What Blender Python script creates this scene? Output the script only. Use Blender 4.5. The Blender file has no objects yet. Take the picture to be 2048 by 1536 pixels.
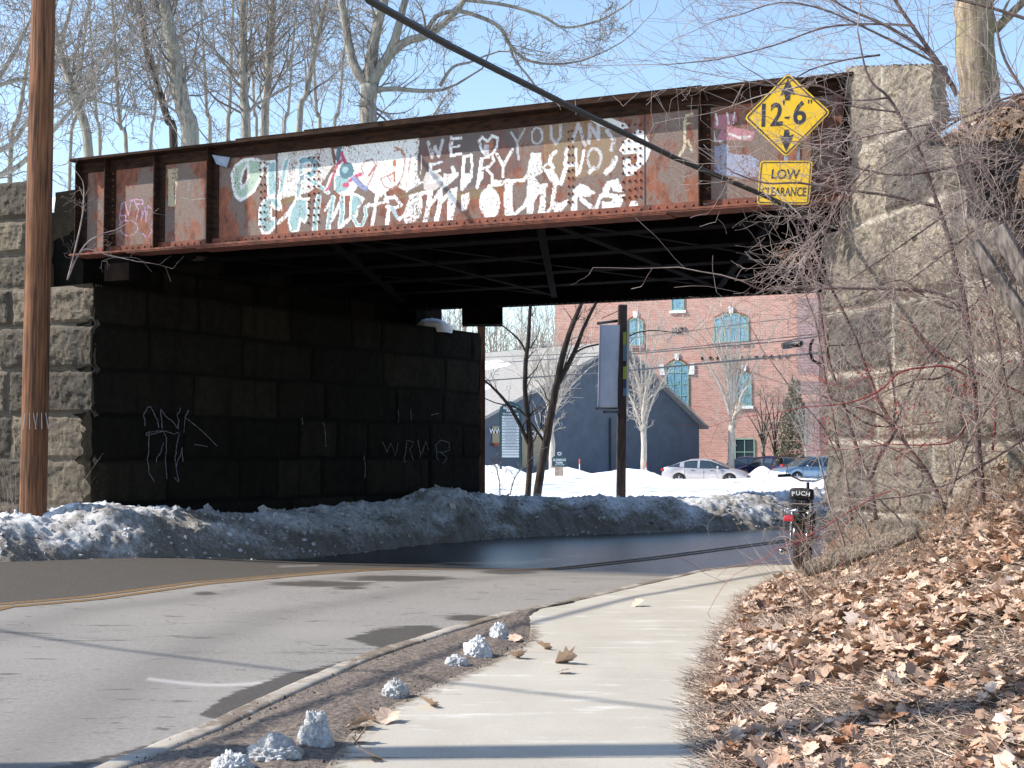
import bpy, bmesh, math, random
import numpy as np
from mathutils import Matrix, Vector
sc = bpy.context.scene
COL = sc.collection
# ------------------------------------------------------------------ camera, sky, sun, exposure
FPX, CAMH = 2800.0, 1.254                      # focal length in pixels of a 2048 wide frame, eye height
PITCH = math.atan(137/2800)
cd = bpy.data.cameras.new('camera'); cam = bpy.data.objects.new('camera', cd); COL.objects.link(cam)
cd.sensor_width = 36.0; cd.lens = 36.0*FPX/2048; cd.clip_start = 0.1; cd.clip_end = 3000
cam.location = (0, 0, CAMH); cam.rotation_euler = (math.pi/2+PITCH, 0, 0)
sc.camera = cam
SUN_AZ = (-0.9995, -0.03); SUN_EL = math.radians(40)
w = bpy.data.worlds.new('World'); sc.world = w; w.use_nodes = True
nt = w.node_tree; bg = nt.nodes['Background']; sky = nt.nodes.new('ShaderNodeTexSky')
sky.sky_type = 'NISHITA'; sky.sun_disc = False; sky.sun_elevation = SUN_EL
sky.sun_rotation = math.atan2(SUN_AZ[0], SUN_AZ[1]); sky.air_density = 1.0; sky.dust_density = 0.3; sky.ozone_density = 1.0
nt.links.new(sky.outputs[0], bg.inputs[0]); bg.inputs[1].default_value = 0.15
sl = bpy.data.lights.new('sun', 'SUN'); sl.energy = 4.3; sl.angle = math.radians(0.5); sl.color = (1.0, 0.93, 0.83)
so = bpy.data.objects.new('sun', sl); COL.objects.link(so)
sd = Vector((SUN_AZ[0]*math.cos(SUN_EL), SUN_AZ[1]*math.cos(SUN_EL), math.sin(SUN_EL)))
so.rotation_euler = (-sd).to_track_quat('-Z', 'Y').to_euler(); so.location = (-8, -4, 14)
vs = sc.view_settings; vs.view_transform = 'Standard'; vs.look = 'None'; vs.gamma = 1; vs.exposure = 0.82
sc.cycles.max_bounces = 6

# ------------------------------------------------------------------ helpers
CAM = np.array([0, 0, CAMH]); FW = np.array([0, math.cos(PITCH), math.sin(PITCH)]); UPV = np.array([0, -math.sin(PITCH), math.cos(PITCH)])
def ray(x, y): return FW+(x-1024)/FPX*np.array([1., 0, 0])+(768-y)/FPX*UPV
def onz(x, y, z):
    d = ray(x, y); return CAM+d*((z-CAMH)/d[2])
def ond(x, y, Y):
    d = ray(x, y); return CAM+d*(Y/d[1])
def onpl(x, y, P, n):
    r = ray(x, y); P = np.array(P, float)[:2]; n = np.array(n, float)[:2]
    return CAM+r*(((P-CAM[:2])@n)/(r[:2]@n))
def ss(a, b, x):
    t = np.clip((np.asarray(x, float)-a)/(b-a), 0, 1); return t*t*(3-2*t)
def hsh(i, j, s):
    v = np.sin(i*127.1+j*311.7+s*74.7)*43758.5453; return v-np.floor(v)
def vn(x, y, s=0):
    x = np.asarray(x, float); y = np.asarray(y, float)
    i = np.floor(x); j = np.floor(y); fx = x-i; fy = y-j; fx = fx*fx*(3-2*fx); fy = fy*fy*(3-2*fy)
    return (hsh(i, j, s)*(1-fx)+hsh(i+1, j, s)*fx)*(1-fy)+(hsh(i, j+1, s)*(1-fx)+hsh(i+1, j+1, s)*fx)*fy
def fbm(x, y, s=0, o=4, g=0.5):
    a = 1.; t = 0.; n = 0.; x = np.asarray(x, float); y = np.asarray(y, float)
    for k in range(o):
        t = t+a*vn(x, y, s+k*13); n += a; a *= g; x = x*2.03+5.1; y = y*2.03+3.7
    return t/n-0.5
def tag(o, label=None, cat=None, group=None, kind=None):
    if label: o['label'] = label
    if cat: o['category'] = cat
    if group: o['group'] = group
    if kind: o['kind'] = kind
    return o
def thing(name, label, cat, loc, group=None):
    o = bpy.data.objects.new(name, None); COL.objects.link(o); o.location = tuple(loc); o.empty_display_size = .2
    return tag(o, label, cat, group)
def link(name, me, mat, parent=None):
    o = bpy.data.objects.new(name, me); COL.objects.link(o)
    if mat is not None: me.materials.append(mat)
    if parent is not None:
        o.parent = parent
        if parent.type == 'EMPTY': o.matrix_parent_inverse = Matrix.Translation(-parent.location)
    return o
class MB:
    def __init__(s, M=None): s.v = []; s.f = []; s.M = M
    def add(s, V, F):
        k = len(s.v)
        if s.M is not None: V = [tuple(s.M @ Vector(p)) for p in V]
        s.v.extend([tuple(p) for p in V]); s.f.extend([tuple(i+k for i in f) for f in F]); return s
    def bx(s, x0, x1, y0, y1, z0, z1):
        V = [(x0, y0, z0), (x1, y0, z0), (x1, y1, z0), (x0, y1, z0), (x0, y0, z1), (x1, y0, z1), (x1, y1, z1), (x0, y1, z1)]
        return s.add(V, [(0, 3, 2, 1), (4, 5, 6, 7), (0, 1, 5, 4), (1, 2, 6, 5), (2, 3, 7, 6), (3, 0, 4, 7)])
    def hexa(s, bot, top):
        return s.add(list(bot)+list(top), [(0, 3, 2, 1), (4, 5, 6, 7), (0, 1, 5, 4), (1, 2, 6, 5), (2, 3, 7, 6), (3, 0, 4, 7)])
    def bar(s, a, b, wd, ht, up=(0, 0, 1)):       # rectangular bar from a to b
        a = Vector(a); b = Vector(b); d = (b-a).normalized(); u = Vector(up); r = d.cross(u)
        if r.length < 1e-4: r = d.cross(Vector((1, 0, 0)))
        r.normalize(); u = r.cross(d); r *= wd/2; u *= ht/2
        return s.hexa([a-r-u, a+r-u, b+r-u, b-r-u], [a-r+u, a+r+u, b+r+u, b-r+u])
    def tube(s, P, R, n=6, cap=True):
        P = [np.array(p, float) for p in P]; m = len(P)
        if not hasattr(R, '__len__'): R = [R]*m
        k = len(s.v); V = []; prev = None
        for i in range(m):
            d = P[min(i+1, m-1)]-P[max(i-1, 0)]; d = d/(np.linalg.norm(d)+1e-9)
            if prev is None:
                a = np.array([0., 0, 1]) if abs(d[2]) < .9 else np.array([1., 0, 0])
                prev = np.cross(d, a)
            prev = prev-d*(prev@d); prev = prev/(np.linalg.norm(prev)+1e-9); q = np.cross(d, prev)
            for j in range(n):
                t = 2*math.pi*j/n; V.append(P[i]+R[i]*(math.cos(t)*prev+math.sin(t)*q))
        F = [(i*n+j, i*n+(j+1) % n, (i+1)*n+(j+1) % n, (i+1)*n+j) for i in range(m-1) for j in range(n)]
        if cap: F += [tuple(range(n))[::-1], tuple((m-1)*n+j for j in range(n))]
        return s.add(V, F)
    def cyl(s, a, b, r, n=12): return s.tube([a, b], [r, r], n)
    def prism(s, poly, fn, d0, d1):                # poly: 2D points; fn(u,v,depth)->3D
        n = len(poly); V = [fn(u, v, d0) for u, v in poly]+[fn(u, v, d1) for u, v in poly]
        return s.add(V, [tuple(range(n)), tuple(range(2*n-1, n-1, -1))]+[(i, i+n, (i+1) % n+n, (i+1) % n) for i in range(n)])
    def ball(s, c, r, n=6, m=4, sq=(1, 1, 1)):
        V = []; F = []
        for i in range(m+1):
            a = math.pi*i/m
            for j in range(n):
                t = 2*math.pi*j/n; V.append((c[0]+r*sq[0]*math.sin(a)*math.cos(t), c[1]+r*sq[1]*math.sin(a)*math.sin(t), c[2]+r*sq[2]*math.cos(a)))
        for i in range(m):
            for j in range(n): F.append((i*n+j, i*n+(j+1) % n, (i+1)*n+(j+1) % n, (i+1)*n+j))
        return s.add(V, F)
    def torus(s, c, R, r, ax=(1, 0, 0), n=28, m=8, sy=1.0):
        ax = Vector(ax).normalized(); u = ax.orthogonal().normalized(); v = ax.cross(u); c = Vector(c); V = []; F = []
        for i in range(n):
            t = 2*math.pi*i/n; d = u*math.cos(t)+v*math.sin(t)
            for j in range(m):
                q = 2*math.pi*j/m; V.append(c+d*(R+r*math.cos(q))+ax*(r*sy*math.sin(q)))
        for i in range(n):
            for j in range(m): F.append((i*m+j, ((i+1) % n)*m+j, ((i+1) % n)*m+(j+1) % m, i*m+(j+1) % m))
        return s.add(V, F)
    def text(s, txt, size, M, ext=0.004, align='CENTER', sx=1.0, off=0.0):
        cu = bpy.data.curves.new('t', 'FONT'); cu.body = txt; cu.size = size; cu.extrude = ext; cu.align_x = align; cu.align_y = 'CENTER'; cu.resolution_u = 3; cu.offset = off
        o = bpy.data.objects.new('t', cu); COL.objects.link(o); bpy.context.view_layer.update()
        me = bpy.data.meshes.new_from_object(o.evaluated_get(bpy.context.evaluated_depsgraph_get()))
        S = Matrix.Diagonal((sx, 1, 1, 1)); MM = M @ S
        V = [tuple(MM @ v.co) for v in me.vertices]; F = [tuple(p.vertices) for p in me.polygons]; keep = s.M; s.M = None
        bpy.data.objects.remove(o); bpy.data.curves.remove(cu); bpy.data.meshes.remove(me)
        s.add(V, F); s.M = keep; return s
    def build(s, name, mat, parent=None, smooth=False, bevel=0):
        me = bpy.data.meshes.new(name); me.from_pydata(s.v, [], s.f); me.validate(); me.update()
        if smooth: me.polygons.foreach_set('use_smooth', [True]*len(me.polygons))
        o = link(name, me, mat, parent)
        if bevel:
            b = o.modifiers.new('bevel', 'BEVEL'); b.width = bevel; b.segments = 2; b.limit_method = 'ANGLE'
        return o
def npmesh(name, V, F, mat, parent=None, attrs=None, smooth=True):
    V = np.asarray(V, np.float32); F = np.asarray(F, np.int32); me = bpy.data.meshes.new(name)
    me.vertices.add(len(V)); me.vertices.foreach_set('co', V.ravel())
    k = F.shape[1]; me.loops.add(F.size); me.loops.foreach_set('vertex_index', F.ravel())
    me.polygons.add(len(F)); me.polygons.foreach_set('loop_start', np.arange(0, F.size, k, dtype=np.int32))
    me.polygons.foreach_set('use_smooth', np.full(len(F), smooth))
    for an, A in (attrs or {}).items():
        A = np.asarray(A, np.float32)
        if A.ndim == 1: at = me.attributes.new(an, 'FLOAT', 'POINT'); at.data.foreach_set('value', A)
        else: at = me.attributes.new(an, 'FLOAT_COLOR', 'POINT'); at.data.foreach_set('color', A.ravel())
    me.update(calc_edges=True); me.validate()
    return link(name, me, mat, parent)
def gridfaces(n, m, mask=None):                     # n x m vertices, index i*m+j
    i, j = np.meshgrid(np.arange(n-1), np.arange(m-1), indexing='ij'); a = (i*m+j)
    F = np.stack([a, a+m, a+m+1, a+1], -1).reshape(-1, 4)
    return F if mask is None else F[mask.ravel()]
def interp(x, pts):
    p = np.array(pts, float); return np.interp(x, p[:, 0], p[:, 1])

# ------------------------------------------------------------------ materials
def lin(c):
    return tuple(((v/255)/12.92 if v/255 <= .04045 else ((v/255+.055)/1.055)**2.4) for v in c)+(1,)
class NT:
    def __init__(s, name):
        s.m = bpy.data.materials.new(name); s.m.use_nodes = True; s.t = s.m.node_tree; s.b = s.t.nodes['Principled BSDF']; s.co = None
    def n(s, typ, **k):
        x = s.t.nodes.new(typ)
        for a, v in k.items():
            if a.startswith('i_'):
                key = a[2:]; x.inputs[int(key) if key.isdigit() else key.replace('_', ' ')].default_value = v
            else: setattr(x, a, v)
        return x
    def l(s, a, b): s.t.links.new(a, b)
    def coord(s, scale=(1, 1, 1)):
        if s.co is None: s.co = s.n('ShaderNodeNewGeometry').outputs['Position']
        mp = s.n('ShaderNodeMapping'); mp.inputs['Scale'].default_value = scale; s.l(s.co, mp.inputs[0]); return mp.outputs[0]
    def noise(s, scale, detail=5, rough=.6, st=(1, 1, 1), dist=0):
        x = s.n('ShaderNodeTexNoise'); x.inputs['Scale'].default_value = scale; x.inputs['Detail'].default_value = detail
        x.inputs['Roughness'].default_value = rough; x.inputs['Distortion'].default_value = dist; s.l(s.coord(st), x.inputs['Vector']); return x.outputs[0]
    def ramp(s, src, stops, const=False):
        r = s.n('ShaderNodeValToRGB'); e = r.color_ramp.elements
        if const: r.color_ramp.interpolation = 'CONSTANT'
        while len(e) < len(stops): e.new(.5)
        for q, (p, c) in zip(e, stops):
            q.position = p; q.color = c if len(c) == 4 else tuple(c)+(1,)
        s.l(src, r.inputs[0]); return r.outputs[0]
    def mix(s, f, a, b, mode='MIX'):
        x = s.n('ShaderNodeMix', data_type='RGBA', blend_type=mode)
        for i, v in ((0, f), (6, a), (7, b)):
            if hasattr(v, 'is_linked'): s.l(v, x.inputs[i])
            else: x.inputs[i].default_value = v
        return x.outputs[2]
    def math(s, op, a, b=0., c=0.):
        x = s.n('ShaderNodeMath', operation=op)
        for i, v in ((0, a), (1, b), (2, c)):
            if hasattr(v, 'is_linked'): s.l(v, x.inputs[i])
            else: x.inputs[i].default_value = v
        return x.outputs[0]
    def attr(s, name):
        x = s.n('ShaderNodeAttribute'); x.attribute_name = name; return x
    def bump(s, h, st=.3, d=.01):
        x = s.n('ShaderNodeBump'); x.inputs['Strength'].default_value = st; x.inputs['Distance'].default_value = d
        s.l(h, x.inputs['Height']); s.l(x.outputs[0], s.b.inputs['Normal'])
    def col(s, c):
        if hasattr(c, 'is_linked'): s.l(c, s.b.inputs['Base Color'])
        else: s.b.inputs['Base Color'].default_value = c
    def rough(s, r):
        if hasattr(r, 'is_linked'): s.l(r, s.b.inputs['Roughness'])
        else: s.b.inputs['Roughness'].default_value = r
def simple(name, c1, c2=None, scale=8, rough=.6, metal=0, bump=0, st=(1, 1, 1), d=.005, spec=.5, detail=5, lo=.35, hi=.65, coat=0):
    t = NT(name)
    if c2 is None: c2 = tuple(v*.75 for v in c1[:3])+(1,)
    nz = t.noise(scale, detail, .6, st); t.col(t.ramp(nz, [(lo, c1), (hi, c2)])); t.rough(rough)
    t.b.inputs['Metallic'].default_value = metal; t.b.inputs['Specular IOR Level'].default_value = spec
    if coat: t.b.inputs['Coat Weight'].default_value = coat
    if bump: t.bump(nz, bump, d)
    return t.m
def flat(name, c, rough=.5, metal=0, coat=0):
    return simple(name, c, tuple(v*.9 for v in c[:3])+(1,), 30, rough, metal, coat=coat)

RUSTO = lin((160, 84, 52)); RUSTD = lin((92, 50, 38))
def m_web():
    t = NT('rusty_painted_steel')
    a = t.noise(3.0, 8, .65, (1, 1, .6)); b = t.noise(14, 6, .7, (1, 1, .45)); c = t.noise(45, 4, .7)
    rust = t.ramp(b, [(.3, lin((78, 42, 32))), (.45, lin((120, 72, 54))), (.62, lin((150, 86, 56))), (.75, lin((112, 66, 50)))])
    grey = t.ramp(c, [(.35, lin((104, 88, 84))), (.65, lin((128, 110, 98)))])
    msk = t.ramp(t.math('ADD', t.math('MULTIPLY', a, .8), t.math('MULTIPLY', b, .3)), [(.5, (0, 0, 0, 1)), (.56, (1, 1, 1, 1))])
    base = t.mix(msk, rust, grey)
    at = t.attr('paint'); pe = t.noise(44, 5, .8, (1, 1, .75)); pe2 = t.noise(7, 4, .6, (1, 1, .3))
    cov = t.math('MULTIPLY', at.outputs['Alpha'], t.ramp(t.math('ADD', t.math('MULTIPLY', pe, .75), t.math('MULTIPLY', pe2, .35)), [(.47, (0, 0, 0, 1)), (.495, (1, 1, 1, 1))]))
    dark = t.ramp(pe, [(.4, (.82, .82, .82, 1)), (.6, (1, 1, 1, 1))])
    t.col(t.mix(cov, base, t.mix(1.0, at.outputs['Color'], dark, 'MULTIPLY'))); t.rough(.75); t.bump(t.math('ADD', c, t.math('MULTIPLY', cov, .5)), .5, .006); return t.m
M = {}
M['web'] = m_web()
M['steel'] = simple('rusty_steel', lin((138, 78, 56)), lin((82, 50, 40)), 9, .8, 0, .4, detail=8)
M['steeldark'] = simple('shade_dark_rusty_steel', lin((26, 18, 15)), lin((10, 8, 7)), 5, .95, 0, .3, detail=8, spec=.06)  # rust darkened so the colour carries the shade under the bridge
M['flange'] = simple('shade_dark_flange_steel', lin((66, 45, 33)), lin((30, 24, 21)), 6, .9, 0, .3, (1, 1, 4), detail=8, spec=.15)  # darkened to stand in for the shadow band under the top flange
def m_stone(name, cs, soot=.0, streak=None, rough=.9, spec=.3):
    t = NT(name); t.b.inputs['Specular IOR Level'].default_value = spec; a = t.attr('blk'); mo = t.attr('mort')
    n1 = t.noise(2.2, 6, .65); n2 = t.noise(38, 6, .75); st = t.noise(3.2, 5, .6, (1.6, 1.6, .22)); n4 = t.noise(9, 6, .7)
    c = t.ramp(t.math('ADD', t.math('MULTIPLY', n1, .7), t.math('MULTIPLY', a.outputs['Fac'], .5)), [(.35, cs[0]), (.6, cs[1]), (.85, cs[2])])
    c = t.mix(.85, c, t.ramp(n2, [(.3, (.5, .5, .5, 1)), (.5, (.95, .95, .95, 1)), (.72, (1.3, 1.28, 1.2, 1))]), 'MULTIPLY')
    c = t.mix(.8, c, t.ramp(n4, [(.3, (.62, .6, .58, 1)), (.6, (1.08, 1.06, 1.0, 1))]), 'MULTIPLY')
    if streak: c = t.mix(t.ramp(st, [(.5, (0, 0, 0, 1)), (.7, (.75, .75, .75, 1))]), c, streak)
    c = t.mix(t.math('MULTIPLY', mo.outputs['Fac'], .85), c, cs[3])
    t.col(c); t.rough(rough); t.bump(n2, .8, .02); return t.m
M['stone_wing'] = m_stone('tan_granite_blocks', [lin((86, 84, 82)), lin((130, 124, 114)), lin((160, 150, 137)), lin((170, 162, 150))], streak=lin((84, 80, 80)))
M['stone_dark'] = m_stone('soot_shade_granite_blocks', [lin((32, 30, 26)), lin((40, 37, 32)), lin((50, 46, 39)), lin((20, 18, 16))], streak=lin((26, 24, 21)), spec=.06)  # soot tone deepened so the colour also carries the shade on these walls
M['stone_face'] = m_stone('weathered_granite_blocks', [lin((66, 61, 55)), lin((98, 90, 80)), lin((120, 110, 96)), lin((104, 97, 87))], streak=lin((80, 76, 70)))
M['pole'] = simple('creosoted_pole_wood', lin((138, 92, 60)), lin((50, 32, 23)), 9, .9, 0, .9, (4, 4, .16), .012, detail=9, lo=.36, hi=.66)
M['plank'] = simple('weathered_grey_timber', lin((128, 118, 112)), lin((66, 59, 56)), 12, .85, 0, .8, (2, 2, .35), .01, detail=8, lo=.38, hi=.62)
M['log'] = simple('weathered_log', lin((128, 116, 102)), lin((54, 47, 40)), 22, .9, 0, 1.0, (.16, 2.2, 2.2), .012, detail=8, lo=.38, hi=.62)
M['cable'] = flat('black_cable', (.012, .014, .016, 1), .45)
M['yellow'] = simple('yellow_sign', (.78, .49, .012, 1), (.72, .43, .01, 1), 4, .45)
M['black'] = flat('black_lettering', (.025, .025, .035, 1), .5)
M['chalk'] = simple('white_chalk_paint', lin((150, 152, 160)), lin((74, 75, 82)), 40, .9)
M['alu'] = simple('weathered_aluminium', (.45, .46, .48, 1), (.3, .3, .32, 1), 10, .4, .8)
M['white'] = simple('white_paint', (.75, .76, .78, 1), (.6, .62, .65, 1), 6, .6)
def m_bark(name, a, b, c=None, sc_=10, st=(2, 2, .35)):
    t = NT(name); n1 = t.noise(sc_, 7, .7, st); n2 = t.noise(1.3, 4, .6); col = t.ramp(n1, [(.35, b), (.62, a)])
    if c: col = t.mix(t.ramp(n2, [(.48, (0, 0, 0, 1)), (.62, (.8, .8, .8, 1))]), col, c)
    t.col(col); t.rough(.9); t.bump(n1, .8, .02); return t.m
M['bark'] = m_bark('grey_bark', lin((172, 166, 154)), lin((96, 89, 82)), lin((150, 150, 136)))
M['barkdark'] = m_bark('dark_brown_bark', lin((78, 64, 54)), lin((36, 30, 27)))
M['barkpale'] = m_bark('pale_bark', lin((196, 188, 176)), lin((140, 130, 120)))
M['barkrough'] = m_bark('furrowed_bark', lin((168, 150, 128)), lin((74, 62, 50)), lin((128, 124, 84)), 7, (2.6, 2.6, .3))
M['twig'] = simple('grey_twigs', lin((158, 150, 140)), lin((104, 96, 88)), 3, .85)
M['bramble'] = simple('bramble_stems', lin((172, 158, 150)), lin((112, 94, 90)), 3, .7)
M['bramblestem'] = simple('purple_brown_stems', lin((126, 106, 102)), lin((66, 48, 48)), 6, .7, bump=.3)
M['redstem'] = simple('red_canes', lin((150, 62, 62)), lin((110, 50, 50)), 6, .6)
M['berry'] = flat('red_berries', lin((150, 22, 34)), .35)
def m_snow(name, dirty):
    t = NT(name); n1 = t.noise(16, 8, .75); n2 = t.noise(2.2, 5, .6); n3 = t.noise(70, 3, .7)
    d = t.attr('dirt').outputs['Fac'] if dirty else None
    cl = t.ramp(n3, [(.3, (.82, .84, .88, 1)), (.6, (.9, .91, .93, 1))])
    if dirty:
        m = t.ramp(t.math('ADD', t.math('MULTIPLY', n1, .55), t.math('MULTIPLY', d, .5)), [(.42, (0, 0, 0, 1)), (.7, (1, 1, 1, 1))])
        c = t.mix(m, cl, t.ramp(n3, [(.35, lin((70, 63, 55))), (.6, lin((150, 141, 128)))]))
    else: c = t.mix(t.ramp(n2, [(.55, (0, 0, 0, 1)), (.8, (.25, .25, .25, 1))]), cl, (.6, .6, .6, 1))
    t.col(c); t.rough(.65); t.bump(t.math('ADD', n1, t.math('MULTIPLY', n3, .4)), .9 if dirty else .5, .03); return t.m
M['snowdirty'] = m_snow('dirty_snow', True); M['snow'] = m_snow('clean_snow', False)
def m_road():
    t = NT('salted_asphalt'); n3 = t.noise(170, 3, .8); n1 = t.noise(.9, 6, .65, (.5, 1, 1)); n2 = t.noise(7, 9, .8, (.28, 2.2, 1))
    wet = t.attr('wet').outputs['Fac']; lane = t.attr('lane').outputs['Fac']; rp = t.attr('repair').outputs['Fac']
    n5 = t.noise(48, 4, .8, (.8, 1, 1)); n3 = t.math('ADD', t.math('MULTIPLY', n3, .5), t.math('MULTIPLY', n5, .5))
    dry = t.ramp(n3, [(.36, lin((74, 70, 66))), (.46, lin((118, 114, 109))), (.6, lin((146, 141, 135)))])
    dry = t.mix(t.ramp(n1, [(.35, (0, 0, 0, 1)), (.7, (.6, .6, .6, 1))]), dry, lin((142, 137, 131)))
    dk = t.ramp(n3, [(.38, lin((36, 32, 28))), (.5, lin((60, 54, 47))), (.62, lin((98, 90, 78)))])
    lm = t.ramp(t.math('ADD', lane, t.math('MULTIPLY', t.math('SUBTRACT', n1, .5), .5)), [(.42, (0, 0, 0, 1)), (.58, (1, 1, 1, 1))])
    sp = t.noise(7, 3, .5, (.5, 1.6, 1)); dry = t.mix(t.ramp(sp, [(.66, (0, 0, 0, 1)), (.69, (.75, .75, .75, 1))]), dry, lin((60, 56, 52)))
    dry = t.mix(t.math('MULTIPLY', t.attr('track').outputs['Fac'], .42), dry, lin((92, 88, 84)))
    cr = t.n('ShaderNodeTexVoronoi', feature='DISTANCE_TO_EDGE'); cr.inputs['Scale'].default_value = .42; wv = t.n('ShaderNodeVectorMath', operation='ADD'); nn_ = t.n('ShaderNodeTexNoise'); nn_.inputs['Scale'].default_value = 1.6; nn_.inputs['Detail'].default_value = 6; t.l(t.coord(), nn_.inputs['Vector']); t.l(nn_.outputs[1], wv.inputs[0]); t.l(t.coord((1, 1, 0)), wv.inputs[1]); t.l(wv.outputs[0], cr.inputs['Vector'])
    dry = t.mix(t.math('MULTIPLY', t.ramp(cr.outputs['Distance'], [(.0, (1, 1, 1, 1)), (.006, (0, 0, 0, 1))]), t.ramp(n1, [(.5, (0, 0, 0, 1)), (.6, (.6, .6, .6, 1))])), dry, lin((50, 46, 43)))
    base = t.mix(t.math('MULTIPLY', lm, .97), dry, dk)
    base = t.mix(rp, base, t.mix(.5, dry, (.6, .59, .58, 1)))
    wm = t.ramp(t.math('ADD', wet, t.math('MULTIPLY', t.math('SUBTRACT', n2, .5), 1.6)), [(.46, (0, 0, 0, 1)), (.56, (1, 1, 1, 1))])
    wc = t.ramp(n3, [(.4, lin((54, 50, 46))), (.6, lin((88, 82, 75)))])
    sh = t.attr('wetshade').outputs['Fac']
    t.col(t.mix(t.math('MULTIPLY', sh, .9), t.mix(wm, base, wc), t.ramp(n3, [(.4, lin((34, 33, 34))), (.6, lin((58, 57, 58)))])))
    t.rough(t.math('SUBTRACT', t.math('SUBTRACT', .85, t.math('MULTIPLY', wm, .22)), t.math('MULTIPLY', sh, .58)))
    t.bump(n3, .45, .006); return t.m
M['road'] = m_road()
def m_conc(name, c1, c2, sc_=60):
    t = NT(name); n = t.noise(sc_, 5, .7); n1 = t.noise(1.4, 6, .6, (1, .7, 1)); g = t.attr('grime').outputs['Fac']
    c = t.mix(.5, t.ramp(n, [(.3, c2), (.65, c1)]), t.ramp(n1, [(.3, c2), (.6, c1)]))
    n2 = t.noise(11, 6, .7)
    c = t.mix(t.ramp(t.noise(2.6, 6, .7, (.6, 2.4, 1)), [(.56, (0, 0, 0, 1)), (.7, (.5, .5, .5, 1))]), c, (.72, .71, .69, 1))
    m = t.ramp(t.math('ADD', g, t.math('MULTIPLY', t.math('SUBTRACT', n2, .5), .9)), [(.4, (0, 0, 0, 1)), (.6, (1, 1, 1, 1))])
    t.col(t.mix(m, c, t.ramp(n, [(.3, lin((84, 74, 64))), (.7, lin((128, 114, 98)))]))); t.rough(.85); t.bump(n, .3, .004); return t.m
M['walk'] = m_conc('concrete_sidewalk', lin((178, 172, 160)), lin((150, 143, 131)))
M['kerb'] = m_conc('granite_kerb', lin((174, 165, 152)), lin((124, 116, 106)), 90)
M['verge'] = simple('gritty_dirt', lin((134, 120, 108)), lin((62, 55, 50)), 42, .9, 0, 1.0, d=.012, detail=9, lo=.32, hi=.66)
M['soil'] = simple('leafy_soil', lin((122, 104, 88)), lin((70, 58, 48)), 30, .95, 0, 1.0, d=.02, detail=8)
M['earth'] = simple('embankment_earth', lin((110, 92, 76)), lin((60, 50, 42)), 8, .95, 0, 1.0, d=.05, detail=8)
def m_island(name, stops, rough=.7, trans=0):
    t = NT(name); g = t.n('ShaderNodeNewGeometry'); n = t.noise(40, 4, .6)
    c = t.ramp(g.outputs['Random Per Island'], stops); t.col(t.mix(.6, c, t.ramp(n, [(.3, (.6, .58, .55, 1)), (.6, (1.1, 1.1, 1.1, 1))]), 'MULTIPLY')); t.rough(rough); return t.m
M['leaf'] = m_island('dry_maple_leaves', [(0, lin((134, 106, 88))), (.3, lin((184, 154, 130))), (.55, lin((212, 186, 164))), (.72, lin((158, 112, 82))), (.82, lin((200, 172, 148))), (.93, lin((100, 74, 62))), (1, lin((222, 204, 188)))])
M['straw'] = m_island('dead_grass_straw', [(0, lin((96, 78, 66))), (.35, lin((150, 128, 110))), (.7, lin((200, 180, 160))), (.85, lin((116, 92, 80))), (1, lin((70, 56, 48)))])
M['ivy'] = m_island('dull_evergreen_leaves', [(0, lin((70, 72, 54))), (.5, lin((104, 104, 80))), (1, lin((136, 134, 112)))])
def m_glass(name, c, rough=.08, em=None):
    t = NT(name); t.col(c); t.rough(rough); t.b.inputs['Specular IOR Level'].default_value = .8; t.b.inputs['Coat Weight'].default_value = .4; return t.m
M['carglass'] = m_glass('car_glass', (.02, .035, .045, 1))
def m_winglass():
    t = NT('painted_reflection_glass'); n = t.noise(1.6, 6, .7, (5, 5, 1.6), 2.5)  # sky and twig reflections painted into the glass colour
    t.col(t.ramp(n, [(.40, lin((44, 78, 92))), (.47, lin((98, 140, 160))), (.62, lin((132, 176, 196)))])); t.rough(.15); t.b.inputs['Specular IOR Level'].default_value = .7; return t.m
M['winglass'] = m_winglass()
def m_brick(name, c1, c2, mo, sx=1.):
    t = NT(name); br = t.n('ShaderNodeTexBrick'); br.inputs['Scale'].default_value = 1.0
    # brick pattern runs along the facade direction and z
    g = t.n('ShaderNodeNewGeometry'); dt = t.n('ShaderNodeVectorMath', operation='DOT_PRODUCT'); dt.inputs[1].default_value = (.9098, -.4151, 0)
    t.l(g.outputs['Position'], dt.inputs[0]); sp = t.n('ShaderNodeSeparateXYZ'); t.l(g.outputs['Position'], sp.inputs[0])
    cb = t.n('ShaderNodeCombineXYZ'); t.l(dt.outputs['Value'], cb.inputs[0]); t.l(sp.outputs[2], cb.inputs[1]); t.l(cb.outputs[0], br.inputs['Vector'])
    br.inputs['Color1'].default_value = c1; br.inputs['Color2'].default_value = c2; br.inputs['Mortar'].default_value = mo
    br.inputs['Brick Width'].default_value = .34*sx; br.inputs['Row Height'].default_value = .115*sx; br.inputs['Mortar Size'].default_value = .016
    n = t.noise(3, 6, .7, (.5, .5, 2.5)); t.col(t.mix(.5, br.outputs[0], t.ramp(n, [(.35, (.65, .62, .6, 1)), (.6, (1.15, 1.15, 1.15, 1))]), 'MULTIPLY')); t.rough(.85); return t.m
M['brick'] = m_brick('red_brick', lin((182, 138, 126)), lin((166, 120, 108)), lin((190, 162, 150)))
M['lilac'] = m_brick('lilac_stone_banding', lin((150, 126, 126)), lin((130, 108, 112)), lin((166, 144, 142)), 1.6)
M['siding'] = simple('blue_grey_siding', lin((76, 88, 102)), lin((66, 77, 90)), 1.5, .7)
M['shingle'] = simple('grey_roof_shingles', lin((158, 156, 152)), lin((128, 126, 124)), 6, .9, 0, .4, (1, 1, 6))
M['signgreen'] = flat('dark_green_sign', lin((38, 72, 78)), .5)
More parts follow.
